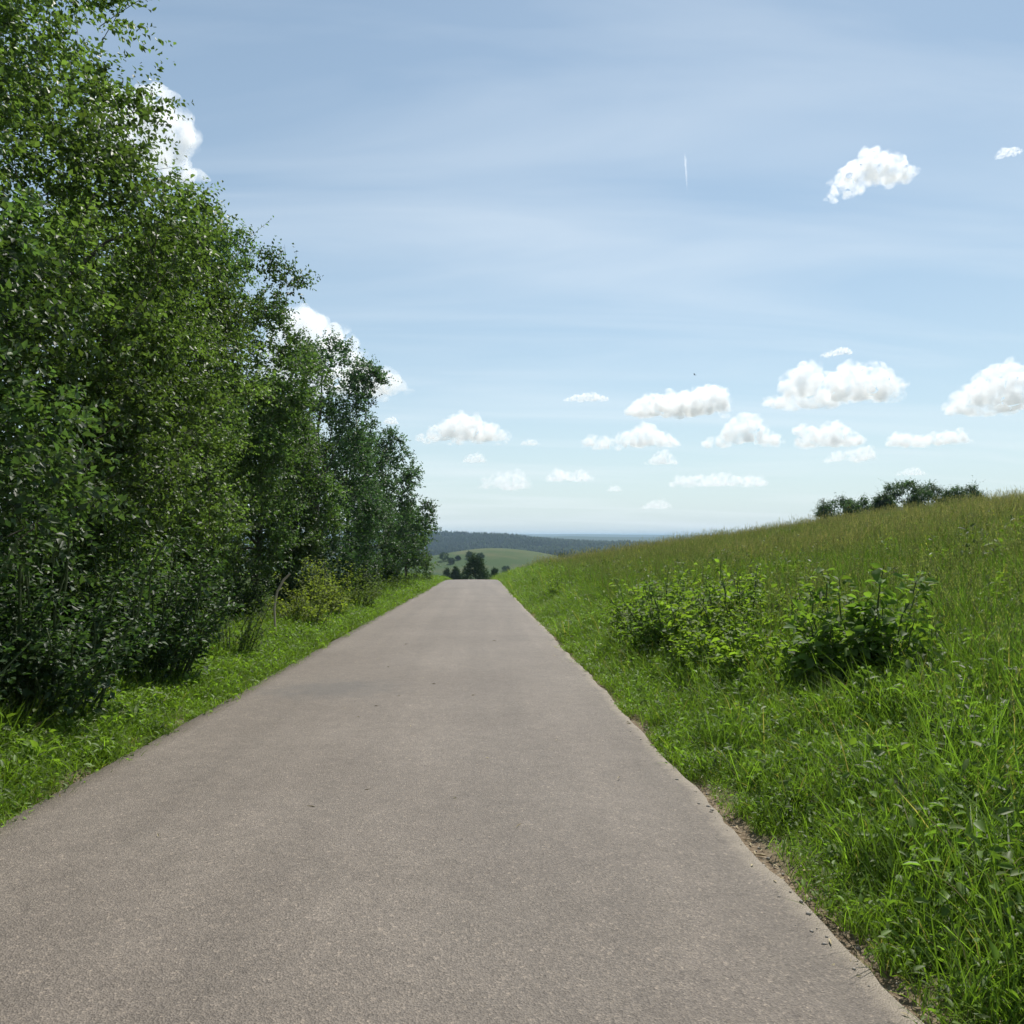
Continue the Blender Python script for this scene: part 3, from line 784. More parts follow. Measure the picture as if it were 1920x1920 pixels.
def seedheads(g, n, rad, hmin, hmax, col):
    """thin stalks with a loose narrow panicle of spikelets"""
    Vs, Ts, Cs, o = [], [], [], 0
    for j in range(n):
        a = g.random() * 2 * math.pi; q = rad * math.sqrt(g.random())
        h = hmin + (hmax - hmin) * g.random(); az = g.random() * 2 * math.pi; ln = 0.18 * abs(g.normal())
        t = np.linspace(0, 1, 4)
        p = np.stack([math.cos(a) * q + math.cos(az) * h * ln * t ** 2, math.sin(a) * q + math.sin(az) * h * ln * t ** 2, h * t], 1)
        w = 0.0016
        V = np.concatenate([p + [w, 0, 0], p + [-w, 0.0, 0], p + [0, w, 0]])
        T = []
        for k in range(3):
            for u_, v_ in ((0, 4), (4, 8), (8, 0)):
                T += [[u_ + k, v_ + k, v_ + k + 1], [u_ + k, v_ + k + 1, u_ + k + 1]]
        Vs.append(V); Ts.append(np.array(T) + o); o += len(V); Cs.append(np.repeat([[0.13, 0.14, 0.05]], len(V), 0))
        hl = 0.07 + 0.08 * g.random(); ns = 16
        tz = g.random(ns); ang = g.random(ns) * 6.28
        rr = 0.020 * (1 - tz) * (0.4 + g.random(ns))
        B = p[-1] + np.stack([np.cos(ang) * rr, np.sin(ang) * rr, (tz - 0.5) * hl], 1)
        s1 = np.stack([np.cos(ang), np.sin(ang), np.full(ns, 1.4)], 1) * 0.011
        s2 = np.stack([-np.sin(ang), np.cos(ang), np.zeros(ns)], 1) * 0.0035
        V = np.stack([B - s1, B + s2, B + s1, B - s2], 1).reshape(-1, 3); b = np.arange(ns)[:, None] * 4
        Ts.append(np.concatenate([b + np.array([[0, 1, 2]]), b + np.array([[0, 2, 3]])]) + o); Vs.append(V); o += len(V)
        Cs.append(np.repeat(np.array([col]) * (0.7 + 0.6 * g.random((ns, 1))), 4, 0))
    return np.concatenate(Vs), np.concatenate(Ts), np.concatenate(Cs)

def herbs(g, n, rad, hmax, L, col):
    """small broad leaves of clover, plantain and the like among the grass"""
    a = g.random(n) * 6.28; q = rad * np.sqrt(g.random(n))
    P = np.stack([np.cos(a) * q, np.sin(a) * q, hmax * g.random(n)], 1)
    az = g.random(n) * 6.28
    D = np.stack([np.cos(az), np.sin(az), 0.3 + 0.5 * g.normal(size=n)], 1)
    N_ = np.array([0, 0, 1.0]) + 0.4 * g.normal(size=(n, 3))
    LL = L * (0.6 + 0.8 * g.random(n))
    V, F, k = leaf_batch(P, D, norm(N_), LL, LL * 0.5, 'ovate')
    return V, F, leaf_colors(g, n, col, 0.25, 0.15, k)

SRC = {}
def clump(kind, v, parts):
    Vs, Qs, Ts, Cs, o = [], [], [], [], 0
    for p in parts:
        if len(p) == 4: V, Q, T, c = p; Qs.append(Q + o)
        else: V, T, c = p
        Ts.append(T + o); Vs.append(V); Cs.append(c); o += len(V)
    Fs = ([np.concatenate(Qs)] if Qs else []) + [np.concatenate(Ts)]
    me = np_mesh('clump_' + kind, np.concatenate(Vs), Fs, np.concatenate(Cs)); me.materials.append(M['grass'])
    col = SRC.setdefault(kind, bpy.data.collections.new('clumps_' + kind))
    o_ = bpy.data.objects.new('%s_%d' % (kind, v), me); col.objects.link(o_)

G_LAWN = (0.145, 0.220, 0.030); G_MID = (0.130, 0.200, 0.034); G_TALL = (0.115, 0.182, 0.034); G_DRY = (0.15, 0.135, 0.06)
SEED = (0.19, 0.20, 0.09)
for v in range(4):
    g = rng(500 + v)
    clump('lawn', v, [blades(g, 90, 0.17, 0.05, 0.17, 0.0055, 0.5, G_LAWN, 0.22, 0.03, 0.8), herbs(g, 26, 0.16, 0.12, 0.045, (0.125, 0.20, 0.038))])
    clump('mid', v, [blades(g, 85, 0.20, 0.14, 0.42, 0.006, 0.32, G_MID, 0.25, 0.05, 0.8), herbs(g, 30, 0.2, 0.28, 0.055, (0.115, 0.185, 0.04))])
    clump('tall', v, [blades(g, 95, 0.26, 0.30, 0.78, 0.007, 0.22, G_TALL, 0.25, 0.06, 0.6), seedheads(g, 4, 0.25, 0.6, 0.95, SEED), herbs(g, 20, 0.25, 0.5, 0.06, (0.11, 0.175, 0.04))])
    clump('meadow', v, [blades(g, 80, 0.36, 0.30, 0.72, 0.009, 0.22, (0.135, 0.200, 0.046), 0.25, 0.03, 0.5), seedheads(g, 5, 0.36, 0.6, 0.92, SEED), herbs(g, 10, 0.35, 0.5, 0.06, (0.09, 0.14, 0.03))])
    clump('ripe', v, [blades(g, 70, 0.36, 0.30, 0.72, 0.009, 0.22, (0.148, 0.208, 0.050), 0.28, 0.06, 0.5), seedheads(g, 9, 0.36, 0.55, 0.92, (0.29, 0.245, 0.14)), herbs(g, 10, 0.35, 0.5, 0.06, (0.14, 0.18, 0.04))])
    clump('edge', v, [blades(g, 40, 0.12, 0.03, 0.12, 0.005, 0.9, (0.10, 0.145, 0.035), 0.25, 0.30, 0.9), herbs(g, 8, 0.1, 0.04, 0.03, (0.08, 0.13, 0.03))])
    clump('fieldweed', v, [herbs(g, 60, 0.16, 0.75, 0.09, (0.10, 0.155, 0.03)), seedheads(g, 2, 0.1, 0.7, 1.05, (0.3, 0.28, 0.08))])

def gn_instancer(coll):
    ng = bpy.data.node_groups.new('scatter_' + coll.name, 'GeometryNodeTree')
    ng.interface.new_socket('Geometry', in_out='INPUT', socket_type='NodeSocketGeometry')
    ng.interface.new_socket('Geometry', in_out='OUTPUT', socket_type='NodeSocketGeometry')
    n, l = ng.nodes, ng.links
    gi, go = n.new('NodeGroupInput'), n.new('NodeGroupOutput')
    iop = n.new('GeometryNodeInstanceOnPoints')
    ci = n.new('GeometryNodeCollectionInfo'); ci.inputs['Collection'].default_value = coll
    ci.inputs['Separate Children'].default_value = True; ci.inputs['Reset Children'].default_value = True
    def attr(nm, ty):
        a = n.new('GeometryNodeInputNamedAttribute'); a.data_type = ty; a.inputs['Name'].default_value = nm
        return a.outputs['Attribute']
    l.new(gi.outputs[0], iop.inputs['Points']); l.new(ci.outputs[0], iop.inputs['Instance'])
    iop.inputs['Pick Instance'].default_value = True
    l.new(attr('pick', 'INT'), iop.inputs['Instance Index'])
    l.new(attr('rot', 'FLOAT_VECTOR'), iop.inputs['Rotation']); l.new(attr('scl', 'FLOAT_VECTOR'), iop.inputs['Scale'])
    l.new(iop.outputs[0], go.inputs[0])
    return ng

def scatter(name, label, cat, kind, X, Y, S, seed, tilt=0.12):
    g = rng(seed); n = len(X)
    Z = H(X, Y, True)
    me = bpy.data.meshes.new(name); me.vertices.add(n)
    me.vertices.foreach_set('co', np.stack([X, Y, Z], 1).astype(np.float32).ravel())
    a = me.attributes.new('pick', 'INT', 'POINT'); a.data.foreach_set('value', g.integers(0, 4, n).astype(np.int32))
    rot = np.stack([g.normal(0, tilt, n), g.normal(0, tilt, n), g.random(n) * 6.283], 1).astype(np.float32)
    a = me.attributes.new('rot', 'FLOAT_VECTOR', 'POINT'); a.data.foreach_set('vector', rot.ravel())
    s3 = (np.stack([S, S, S * (0.8 + 0.4 * g.random(n))], 1)).astype(np.float32)
    a = me.attributes.new('scl', 'FLOAT_VECTOR', 'POINT'); a.data.foreach_set('vector', s3.ravel())
    o = link(name, me); md = o.modifiers.new('scatter', 'NODES'); md.node_group = gn_instancer(SRC[kind])
    tag(o, label, cat, kind='stuff')
    return o

def jitter(x0, x1, y0, y1, dens, seed):
    g = rng(seed); n = int((x1 - x0) * (y1 - y0) * dens)
    return x0 + (x1 - x0) * g.random(n), y0 + (y1 - y0) * g.random(n), g

def inview(X, Y, pad=3.0):
    """keep what this photograph could plausibly see, with room to step aside"""
    az = np.degrees(np.arctan2(X, Y)) - YAW
    return (np.abs(az) < 46) | (np.hypot(X, Y) < pad + 4)

def grass():
    # left verge: short bright grass from the tarmac to the trees
    xs, ys, ss = [], [], []
    for (y0, y1, dn, s0) in ((1.5, 14, 75, 0.95), (14, 30, 32, 1.15), (30, 75, 10, 1.7)):
        X, Y, g = jitter(0, 2.4, y0, y1, dn, int(600 + y0))
        xx = road_left(Y) - 0.01 - X * (0.85 + 0.3 * fbm(Y * 0.4, 1.0, 2, 8))
        k = inview(xx, Y)
        xs.append(xx[k]); ys.append(Y[k]); ss.append((s0 * (0.65 + 0.5 * g.random(len(X)) + 0.35 * np.clip(X, 0, 1.2)))[k])
    scatter('verge_grass', 'short bright green grass strip along the left tarmac edge', 'grass', 'lawn', np.concatenate(xs), np.concatenate(ys), np.concatenate(ss), 610)
    # taller tufts at the back of the left verge
    X, Y, g = jitter(1.0, 3.2, 3, 75, 14, 615)
    xx = road_left(Y) - X; k = inview(xx, Y)
    scatter('rough_grass', 'longer grass tufts at the foot of the left trees', 'grass', 'mid', xx[k], Y[k], (0.8 + 0.5 * g.random(len(X)))[k], 616)
    # right verge
    xs, ys, ss = [], [], []
    for (y0, y1, dn, s0) in ((1.2, 12, 75, 0.9), (12, 30, 32, 1.1), (30, 80, 9, 1.7)):
        X, Y, g = jitter(0, 2.0, y0, y1, dn, int(620 + y0))
        xx = road_right(Y) + 0.04 + 0.13 * fbm(Y * 1.7, 4.0, 2, 3) + X
        k = inview(xx, Y)
        xs.append(xx[k]); ys.append(Y[k]); ss.append((s0 * (0.55 + 0.45 * g.random(len(X)) + 0.45 * np.clip(X, 0, 1)))[k])
    scatter('verge_grass', 'short green grass along the sandy right road edge', 'grass', 'lawn', np.concatenate(xs), np.concatenate(ys), np.concatenate(ss), 630)
    # sparse dry tufts in the sandy strip
    xs, ys, ss = [], [], []
    X, Y, g = jitter(-0.02, 0.42, 1.2, 40, 22, 633)
    xx = road_right(Y) + X; keep = g.random(len(X)) < 0.25 + 1.6 * X
    xs.append(xx[keep]); ys.append(Y[keep]); ss.append((0.5 + 0.5 * g.random(len(X)))[keep])
    X, Y, g = jitter(-0.05, 0.12, 1.2, 40, 22, 634)
    xx = road_left(Y) - X
    xs.append(xx); ys.append(Y); ss.append(0.55 + 0.6 * g.random(len(X)))
    scatter('edge_tufts', 'small half-dry grass tufts creeping over both tarmac edges', 'grass', 'edge', np.concatenate(xs), np.concatenate(ys), np.concatenate(ss), 636)
    # mid-height grass of the bank
    xs, ys, ss = [], [], []
    for (y0, y1, dn, s0) in ((1.3, 14, 34, 1.0), (14, 34, 17, 1.2), (34, 85, 5, 1.7)):
        X, Y, g = jitter(0.28, 4.2, y0, y1, dn, int(640 + y0))
        xx = road_right(Y) + X; k = inview(xx, Y) & (g.random(len(X)) < np.clip((X - 0.15) / 0.6, 0.1, 1))
        xs.append(xx[k]); ys.append(Y[k]); ss.append((s0 * (0.45 + 0.55 * g.random(len(X)) + 0.30 * np.clip(X - 0.3, 0, 1.5)) * (0.7 + 0.6 * fbm(xx * 0.9, Y * 0.9, 2, 19)))[k])
    scatter('bank_grass', 'mid-height green grass on the bank right of the road', 'grass', 'mid', np.concatenate(xs), np.concatenate(ys), np.concatenate(ss), 650)
    # tall green grass
    xs, ys, ss = [], [], []
    for (x0, x1, y0, y1, dn, s0) in ((1.1, 9.5, 1.5, 16, 17, 0.95), (1.6, 13, 16, 42, 8, 1.1)):
        X, Y, g = jitter(x0, x1, y0, y1, dn, int(660 + y0))
        xx = road_right(Y) + X; k = inview(xx, Y) & (np.hypot((xx - 3.1) / 0.9, (Y - 6.3) / 1.4) > 1) & (np.hypot((xx - 2.5) / 0.8, (Y - 9.0) / 2.4) > 1) & (g.random(len(X)) < np.clip((X - 0.9) / 1.8, 0, 1)) & (g.random(len(X)) < 0.35 + fbm(xx * 0.5, Y * 0.5, 2, 44) * 1.1)
        xs.append(xx[k]); ys.append(Y[k]); ss.append((s0 * (0.7 + 0.5 * g.random(len(X))))[k])
    scatter('tall_grass', 'tall dense green grass in the near field on the right', 'grass', 'tall', np.concatenate(xs), np.concatenate(ys), np.concatenate(ss), 670)
    # meadow up to the skyline
    xs, ys, ss, rp_ = [], [], [], []
    for (x0, x1, y0, y1, dn, s0) in ((5, 22, 6, 22, 9, 1.0), (4, 56, 22, 50, 6.5, 1.15), (3, 62, 50, 100, 4.2, 1.4), (20, 60, 8, 22, 5, 1.2)):
        X, Y, g = jitter(x0, x1, y0, y1, dn, int(680 + y0 + x0))
        xx = 1.5 + X
        pat = fbm(xx * 0.22, Y * 0.22, 3, 51)
        ripe = fbm(xx * 0.13 + 9, Y * 0.30, 3, 57) + 0.10 * g.normal(size=len(X)) + 0.0035 * (xx - 12) > 0.555
        k = inview(xx, Y) & (g.random(len(X)) < np.clip((X - 4.5) / 3.5, 0, 1) + (Y > 40) * 0.5)
        xs.append(xx[k]); ys.append(Y[k]); ss.append((s0 * (0.6 + 0.45 * g.random(len(X)) + 0.3 * pat))[k]); rp_.append(ripe[k])
    xs, ys, ss, rp_ = map(np.concatenate, (xs, ys, ss, rp_))
    scatter('meadow_grass', 'tall green meadow grass covering the right slope', 'grass', 'meadow', xs[~rp_], ys[~rp_], ss[~rp_], 690)
    scatter('ripening_grass', 'paler ripening grass with brownish seed heads in patches on the right slope', 'grass', 'ripe', xs[rp_], ys[rp_], ss[rp_], 691)
    X, Y, g = jitter(4, 50, 8, 70, 0.8, 695)
    X2, Y2, g2 = jitter(1.9, 6.5, 2.2, 22, 2.6, 697)
    X, Y = np.concatenate([X, X2]), np.concatenate([Y, Y2])
    k = inview(X, Y) & ((fbm(X * 0.15, Y * 0.15, 2, 61) > 0.47) | (X < 6.5))
    Sx = np.where(np.arange(len(X)) < len(X) - len(X2), 0.8 + 0.5 * g.random(len(X)), (0.25 + 0.5 * g.random(len(X))) * np.clip((X - 1.2) / 2, 0.5, 1))
    scatter('meadow_weeds', 'yellow-green leafy weeds scattered through the meadow', 'weeds', 'fieldweed', X[k], Y[k], Sx[k], 696)
grass()

# ------------------------------------------------------------------ stones and litter at the road edge
def crumbs():
    g = rng(710); n = 900
    Y = 1.3 + 24 * g.random(n) ** 1.6
    X = road_right(Y) + g.normal(0.10, 0.12, n)
    Z = np.where(X < road_right(Y) - 0.01, base(Y) + 0.014, H(X, Y) + 0.004)
    s = 0.004 + 0.011 * g.random(n) ** 3
    o8 = np.array([[1, 0, 0], [-1, 0, 0], [0, 1, 0], [0, -1, 0], [0, 0, 0.7], [0, 0, -0.5]], float)
    V = (o8[None] * (1 + 0.3 * g.normal(size=(n, 6, 3)) * (np.abs(o8)[None] > 0))) * s[:, None, None] + np.stack([X, Y, Z], 1)[:, None, :]
    f8 = np.array([[0, 2, 4], [2, 1, 4], [1, 3, 4], [3, 0, 4], [2, 0, 5], [1, 2, 5], [3, 1, 5], [0, 3, 5]])
    F = (np.arange(n)[:, None, None] * 6 + f8[None]).reshape(-1, 3)
    me = np_mesh('gravel', V.reshape(-1, 3), F); me.materials.append(M['stone'])
    tag(link('gravel', me), 'loose crumbs of stone along the right road edge', 'gravel', kind='stuff')
    # dry stalks and leaf scraps
    n = 800
    side = g.random(n) < 0.25
    Y = 1.3 + 22 * g.random(n) ** 1.5
    X = np.where(side, road_left(Y) - np.abs(g.normal(0.02, 0.08, n)), road_right(Y) + 0.16 + g.normal(0, 0.11, n))
    Z = np.where((X < road_right(Y)) & (X > road_left(Y)), base(Y) + 0.018, H(X, Y) + 0.012)
    on = np.arange(n) < 45
    X = np.where(on, road_left(Y) + 4.2 * g.random(n), X); Z = np.where(on, base(Y) + 0.040, Z)
    a = g.random(n) * 6.28
    D = np.stack([np.cos(a), np.sin(a), 0.1 * g.normal(size=n)], 1)
    L = 0.03 + 0.10 * g.random(n) ** 2
    V, F, k = leaf_batch(np.stack([X, Y, Z], 1), D, norm(np.array([0, 0, 1.0]) + 0.3 * g.normal(size=(n, 3))), L, 0.004 + 0.010 * g.random(n))
    me = np_mesh('dry_litter', V, F); me.materials.append(M['dry_litter'])
    tag(link('dry_litter', me), 'dry grass stalks and leaf scraps lying along the tarmac edges', 'litter', kind='stuff')
crumbs()

# ------------------------------------------------------------------ trees beyond: right skyline, road end, far hill
def at_px(px, py, dist):
    d = pxdir(px, py); t = dist / math.hypot(d.x, d.y)
    return EYE[0] + d.x * t, EYE[1] + d.y * t, EYE[2] + d.z * t

FAR = [  # pixel of the foot centre x, top y, distance, crown radius, label, kind
    (1565, 938, 78, 1.9, 'leftmost dark bushy tree half sunk behind the meadow skyline', 'round'),
    (1610, 936, 82, 1.6, 'bushy tree behind the skyline next to the leftmost one', 'round'),
    (1655, 926, 80, 0.9, 'slim young tree behind the skyline left of the broad clump', 'column'),
    (1700, 897, 84, 2.0, 'tallest broad tree of the clump behind the meadow skyline', 'round'),
    (1740, 904, 87, 1.8, 'tree at the right of the broad clump behind the skyline', 'round'),
    (1790, 912, 86, 1.2, 'feathery tree behind the skyline right of the broad clump', 'column'),
    (1822, 908, 89, 1.1, 'rightmost small tree behind the meadow skyline', 'column'),
]
for i, (px, py, dist, r, lb, kd) in enumerate(FAR):
    x, y, zt = at_px(px, py, dist); gz = float(H(x, y, False))
    make_tree('skyline_tree', lb, 'tree', x, y, max(zt - gz, 2.0), r, 720 + i, 1200, 9, 0.17, GREEN_D, kd, group='trees behind the skyline of the right slope',
              lobes=22, shootL=0.7, yellow=0.05)
ROADEND = [
    (893, 1041, 118, 2.5, 'round dark tree standing where the road drops out of sight'),
    (856, 1063, 160, 1.4, 'smaller tree left of the round dark one at the road end'),
    (928, 1064, 175, 1.1, 'small round tree right of the round dark one at the road end'),
    (838, 1064, 190, 1.6, 'tree at the road end close to the last tree of the row'),
]
for i, (px, py, dist, r, lb) in enumerate(ROADEND):
    x, y, zt = at_px(px, py, dist); gz = float(H(x, y, False))
    make_tree('valley_tree', lb, 'tree', x, y, zt - gz, r, 740 + i, 1300, 9, 0.22, GREEN_D, 'cone', group='trees beyond the crest of the road', lobes=34, shootL=0.6, yellow=0.03, mat='far_leaf', z0=0.3)
HILL = [  # pixel of the foot, pixel row of the top, crown radius, label
    (833, 1052, 1036, 5.0, 'dark tree on the far meadow beside the roadside row'),
    (847, 1057, 1046, 3.4, 'bush left on the far meadow hill'),
    (859, 1050, 1043, 3.0, 'small bush on the light part of the far meadow'),
    (880, 1047, 1034, 4.2, 'tree on the far meadow hill above the dark tree at the road end'),
    (900, 1048, 1037, 3.6, 'second tree on the far meadow hill above the dark tree at the road end'),
    (949, 1071, 1061, 2.6, 'lone bush low on the far meadow hill'),
    (1052, 1046, 1036, 4.5, 'tree at the right foot of the far meadow hill'),
]
def ray_ground(px, py):
    d = pxdir(px, py); hd = math.hypot(d.x, d.y)
    t = np.arange(230, 1100, 1.0) / hd
    x, y, z = d.x * t, d.y * t, EYE[2] + d.z * t
    hit = np.where(H(x, y, False) > z)[0]
    k = hit[0] if len(hit) else int(np.argmin(np.abs(t * hd - 620)))
    return float(x[k]), float(y[k])
for i, (px, py, pt, r, lb) in enumerate(HILL):
    x, y = ray_ground(px, py); gz = float(H(x, y, False))
    hh = min(max((py - pt) / FPX * math.hypot(x, y), 3.0), 14.0)
    make_tree('hill_tree', lb, 'tree', x, y, hh, min(r, hh * 0.55), 760 + i, 420, 8, 0.5, GREEN_D, 'round', group='trees on the far meadow hill', lobes=18, shootL=1.0, mat='far_leaf', yellow=0.03)

# distant woods: one mass of tree tops
def forest():
    g = rng(800)
    xs, ys = np.meshgrid(np.arange(-420, 1500, 9.0), np.arange(1330, 2480, 11.0))
    X = (xs + g.uniform(-4, 4, xs.shape)).ravel(); Y = (ys + g.uniform(-5, 5, ys.shape)).ravel()
    clear = (fbm(X / 130 + 2, Y / 150, 3, 71) > 0.66)
    edge = Y > 1400 + 160 * fbm(X / 160, 2.0, 2, 77)
    az = np.degrees(np.arctan2(X, Y))
    k = (~clear) & edge & (az > -9) & (az < 32)
    X, Y = X[k], Y[k]; n = len(X); Z = H(X, Y)
    con = g.random(n) < np.clip(fbm(X / 200, Y / 200, 2, 81) * 1.6 - 0.2, 0.1, 0.95)
    h = 12 + 9 * g.random(n)
    Vs, Fs, Cs, o = [], [], [], 0
    a = np.linspace(0, 2 * math.pi, 5, endpoint=False)
    m = int(con.sum())
    ring = np.stack([np.cos(a), np.sin(a), 0 * a], 1)
    r = (2.2 + 1.2 * g.random(m))
    for z0, z1, rs in ((0.12, 0.72, 1.0), (0.5, 1.0, 0.62)):
        B = np.stack([X[con], Y[con], Z[con]], 1)
        V = np.concatenate([B[:, None, :] + ring[None] * (r * rs)[:, None, None] * (0.8 + 0.4 * g.random((m, 5, 1))) + np.array([0, 0, 1.0]) * (h[con] * z0)[:, None, None],
                            (B + np.array([0, 0, 1.0]) * (h[con] * z1)[:, None])[:, None, :]], 1)
        f = np.array([[i, (i + 1) % 5, 5] for i in range(5)])
        Fs.append((np.arange(m)[:, None, None] * 6 + f[None]).reshape(-1, 3) + o); Vs.append(V.reshape(-1, 3)); o += m * 6
        Cs.append(np.repeat(np.array([[0.014, 0.027, 0.015]]) * (0.7 + 0.7 * g.random((m, 1))), 6, 0))
    dmask = ~con; m = int(dmask.sum())
    bm = bmesh.new(); bmesh.ops.create_icosphere(bm, subdivisions=1, radius=1); bm.verts.ensure_lookup_table()
    iv = np.array([v.co[:] for v in bm.verts]); fi = np.array([[v.index for v in f.verts] for f in bm.faces]); bm.free()
    q = len(iv)
    B = np.stack([X[dmask], Y[dmask], Z[dmask] + h[dmask] * 0.5], 1)
    rad = np.stack([3.2 + 2 * g.random(m), 3.2 + 2 * g.random(m), h[dmask] * 0.42], 1)
    V = B[:, None, :] + iv[None] * rad[:, None, :] * (0.75 + 0.5 * g.random((m, q, 1)))
    Fs.append((np.arange(m)[:, None, None] * q + fi[None]).reshape(-1, 3) + o); Vs.append(V.reshape(-1, 3))
    Cs.append(np.repeat(np.array([[0.024, 0.043, 0.018]]) * (0.65 + 0.8 * g.random((m, 1))), q, 0))
    me = np_mesh('distant_wood', np.concatenate(Vs), np.concatenate(Fs), np.concatenate(Cs)); me.materials.append(M['far_leaf'])
    tag(link('distant_wood', me), 'dark bluish woods covering the distant ridge beyond the meadow hill', 'woods', kind='stuff')
forest()

# ------------------------------------------------------------------ clouds
def cloud_material(name, dens, size):
    """white vapour, torn by noise; size: the height of the cloud in metres"""
    m, n, l = new_mat(name)
    v = n.new('ShaderNodeVolumeScatter'); v.inputs['Color'].default_value = (0.997, 0.998, 1, 1)
    v.inputs['Anisotropy'].default_value = 0.35
    tcn = n.new('ShaderNodeTexCoord')
    z = n.new('ShaderNodeTexNoise'); z.inputs['Scale'].default_value = 3.4 / size; z.inputs['Detail'].default_value = 5; z.inputs['Roughness'].default_value = 0.68
    l.new(tcn.outputs['Object'], z.inputs['Vector'])
    r = n.new('ShaderNodeMapRange'); r.interpolation_type = 'SMOOTHSTEP'
    r.inputs['From Min'].default_value = 0.395; r.inputs['From Max'].default_value = 0.76
    r.inputs['To Min'].default_value = 0.0; r.inputs['To Max'].default_value = dens * 2.2
    l.new(z.outputs['Fac'], r.inputs['Value']); l.new(r.outputs[0], v.inputs['Density'])
    l.new(v.outputs[0], out(n).inputs['Volume'])
    m.cycles.volume_step_rate = 0.25
    return m

CLOUD_BASE = 1150.0
def ico(sub):
    bm = bmesh.new(); bmesh.ops.create_icosphere(bm, subdivisions=sub, radius=1); bm.verts.ensure_lookup_table()
    r = np.array([v.co[:] for v in bm.verts]), np.array([[v.index for v in f.verts] for f in bm.faces]); bm.free(); return r
ICO = ico(2)
def balls_mesh(name, Cc, Rr):
    iv, fi = ICO; q = len(iv); n = len(Cc)
    V = Cc[:, None, :] + iv[None] * Rr[:, None, None]
    return np_mesh(name, V.reshape(-1, 3), (np.arange(n)[:, None, None] * q + fi[None]).reshape(-1, 3))

def make_cloud(label, px, py, wpx, hpx, seed, lumps, dens=1.0, name='cumulus_cloud', tilt=0.0):
    """px, py: middle of the base in the photograph; wpx, hpx: its size there; lumps: outline (u -1..1, height 0..1, size)"""
    g = rng(seed)
    d = pxdir(px, py); el = math.atan2(d.z, math.hypot(d.x, d.y))
    dist = CLOUD_BASE / math.tan(el); sl = CLOUD_BASE / math.sin(el)
    az = math.atan2(d.x, d.y)
    Wm = wpx / FPX * sl * math.cos(math.atan((px - 960) / FPX)); Hm = hpx / FPX * sl
    cx, cy_, cz = math.sin(az) * dist, math.cos(az) * dist, CLOUD_BASE
    us = np.array([l_[0] for l_ in lumps]); hs = np.array([l_[1] for l_ in lumps])
    us = np.concatenate([[-1.12], us, [1.12]]); hs = np.concatenate([[0.05], hs, [0.05]])
    env = lambda u: np.interp(u, us, hs)
    Cc, Rr = [], []
    n0 = int(14 + 12 * Wm / Hm)
    for q in range(n0):                                   # body
        u = g.uniform(-1, 1); v = g.normal(0, 0.32)
        hh = env(u) * Hm * max(0.25, 1 - 0.8 * v * v)
        r = hh * (0.22 + 0.22 * g.random())
        z = r * 0.7 + (hh - 1.55 * r) * g.random() ** 0.8
        c = np.array([u * Wm * 0.5, v * min(Wm * 0.5, Hm * 1.5), z])
        Cc.append(c); Rr.append(r)
        for w in range(7):                                # billows on it
            e = norm(g.normal(size=3) + np.array([0, -0.2, 0.5])); rr = r * (0.22 + 0.3 * g.random())
            p = c + e * r * 0.95
            if p[2] - rr * 0.6 < 0: continue
            Cc.append(p); Rr.append(rr)
            for k in range(2):
                e2 = norm(e + 0.8 * g.normal(size=3)); Cc.append(p + e2 * rr * 0.95); Rr.append(rr * (0.3 + 0.25 * g.random()))
    me = balls_mesh(name, np.array(Cc), np.array(Rr))
    o = link(name, me)
    md = o.modifiers.new('remesh', 'REMESH'); md.mode = 'VOXEL'; md.voxel_size = max(Wm / 90, Hm / 38) * (1.0 if wpx > 120 else 1.5)
    dg = bpy.context.evaluated_depsgraph_get(); ev = o.evaluated_get(dg)
    m2 = bpy.data.meshes.new_from_object(ev); o.modifiers.clear(); o.data = m2; bpy.data.meshes.remove(me)
    n = len(m2.vertices); V = np.empty(n * 3, np.float32); m2.vertices.foreach_get('co', V); V = V.reshape(-1, 3)
    N_ = np.empty(n * 3, np.float32); m2.vertices.foreach_get('normal', N_); N_ = N_.reshape(-1, 3)
    sN = 4.0 / Hm; off = Vector((seed * 3.7, seed * 1.3, 0))
    dsp = np.array([mnoise.fractal(Vector(v) * sN + off, 0.75, 2.1, 4) for v in V])
    V = V + N_ * (dsp * Hm * 0.09 + 0.04 * Hm)[:, None]
    fl = 0.10 * Hm + 0.05 * Hm * np.sin(V[:, 0] * 9 / Wm + seed)
    lo = V[:, 2] < fl
    V[lo, 2] = fl[lo] + (V[lo, 2] - fl[lo]) * 0.4
    m2.vertices.foreach_set('co', V.astype(np.float32).ravel()); m2.update()
    m2.materials.clear(); m2.materials.append(cloud_material('cloud_vapour', dens * CLOUD_OPTICAL / Hm, Hm))
    o.location = (cx, cy_, cz); o.rotation_euler = (0, R(tilt), -az)
    tag(o, label, 'cloud', 'fair-weather clouds')
    return o
CLOUD_OPTICAL = 4.6

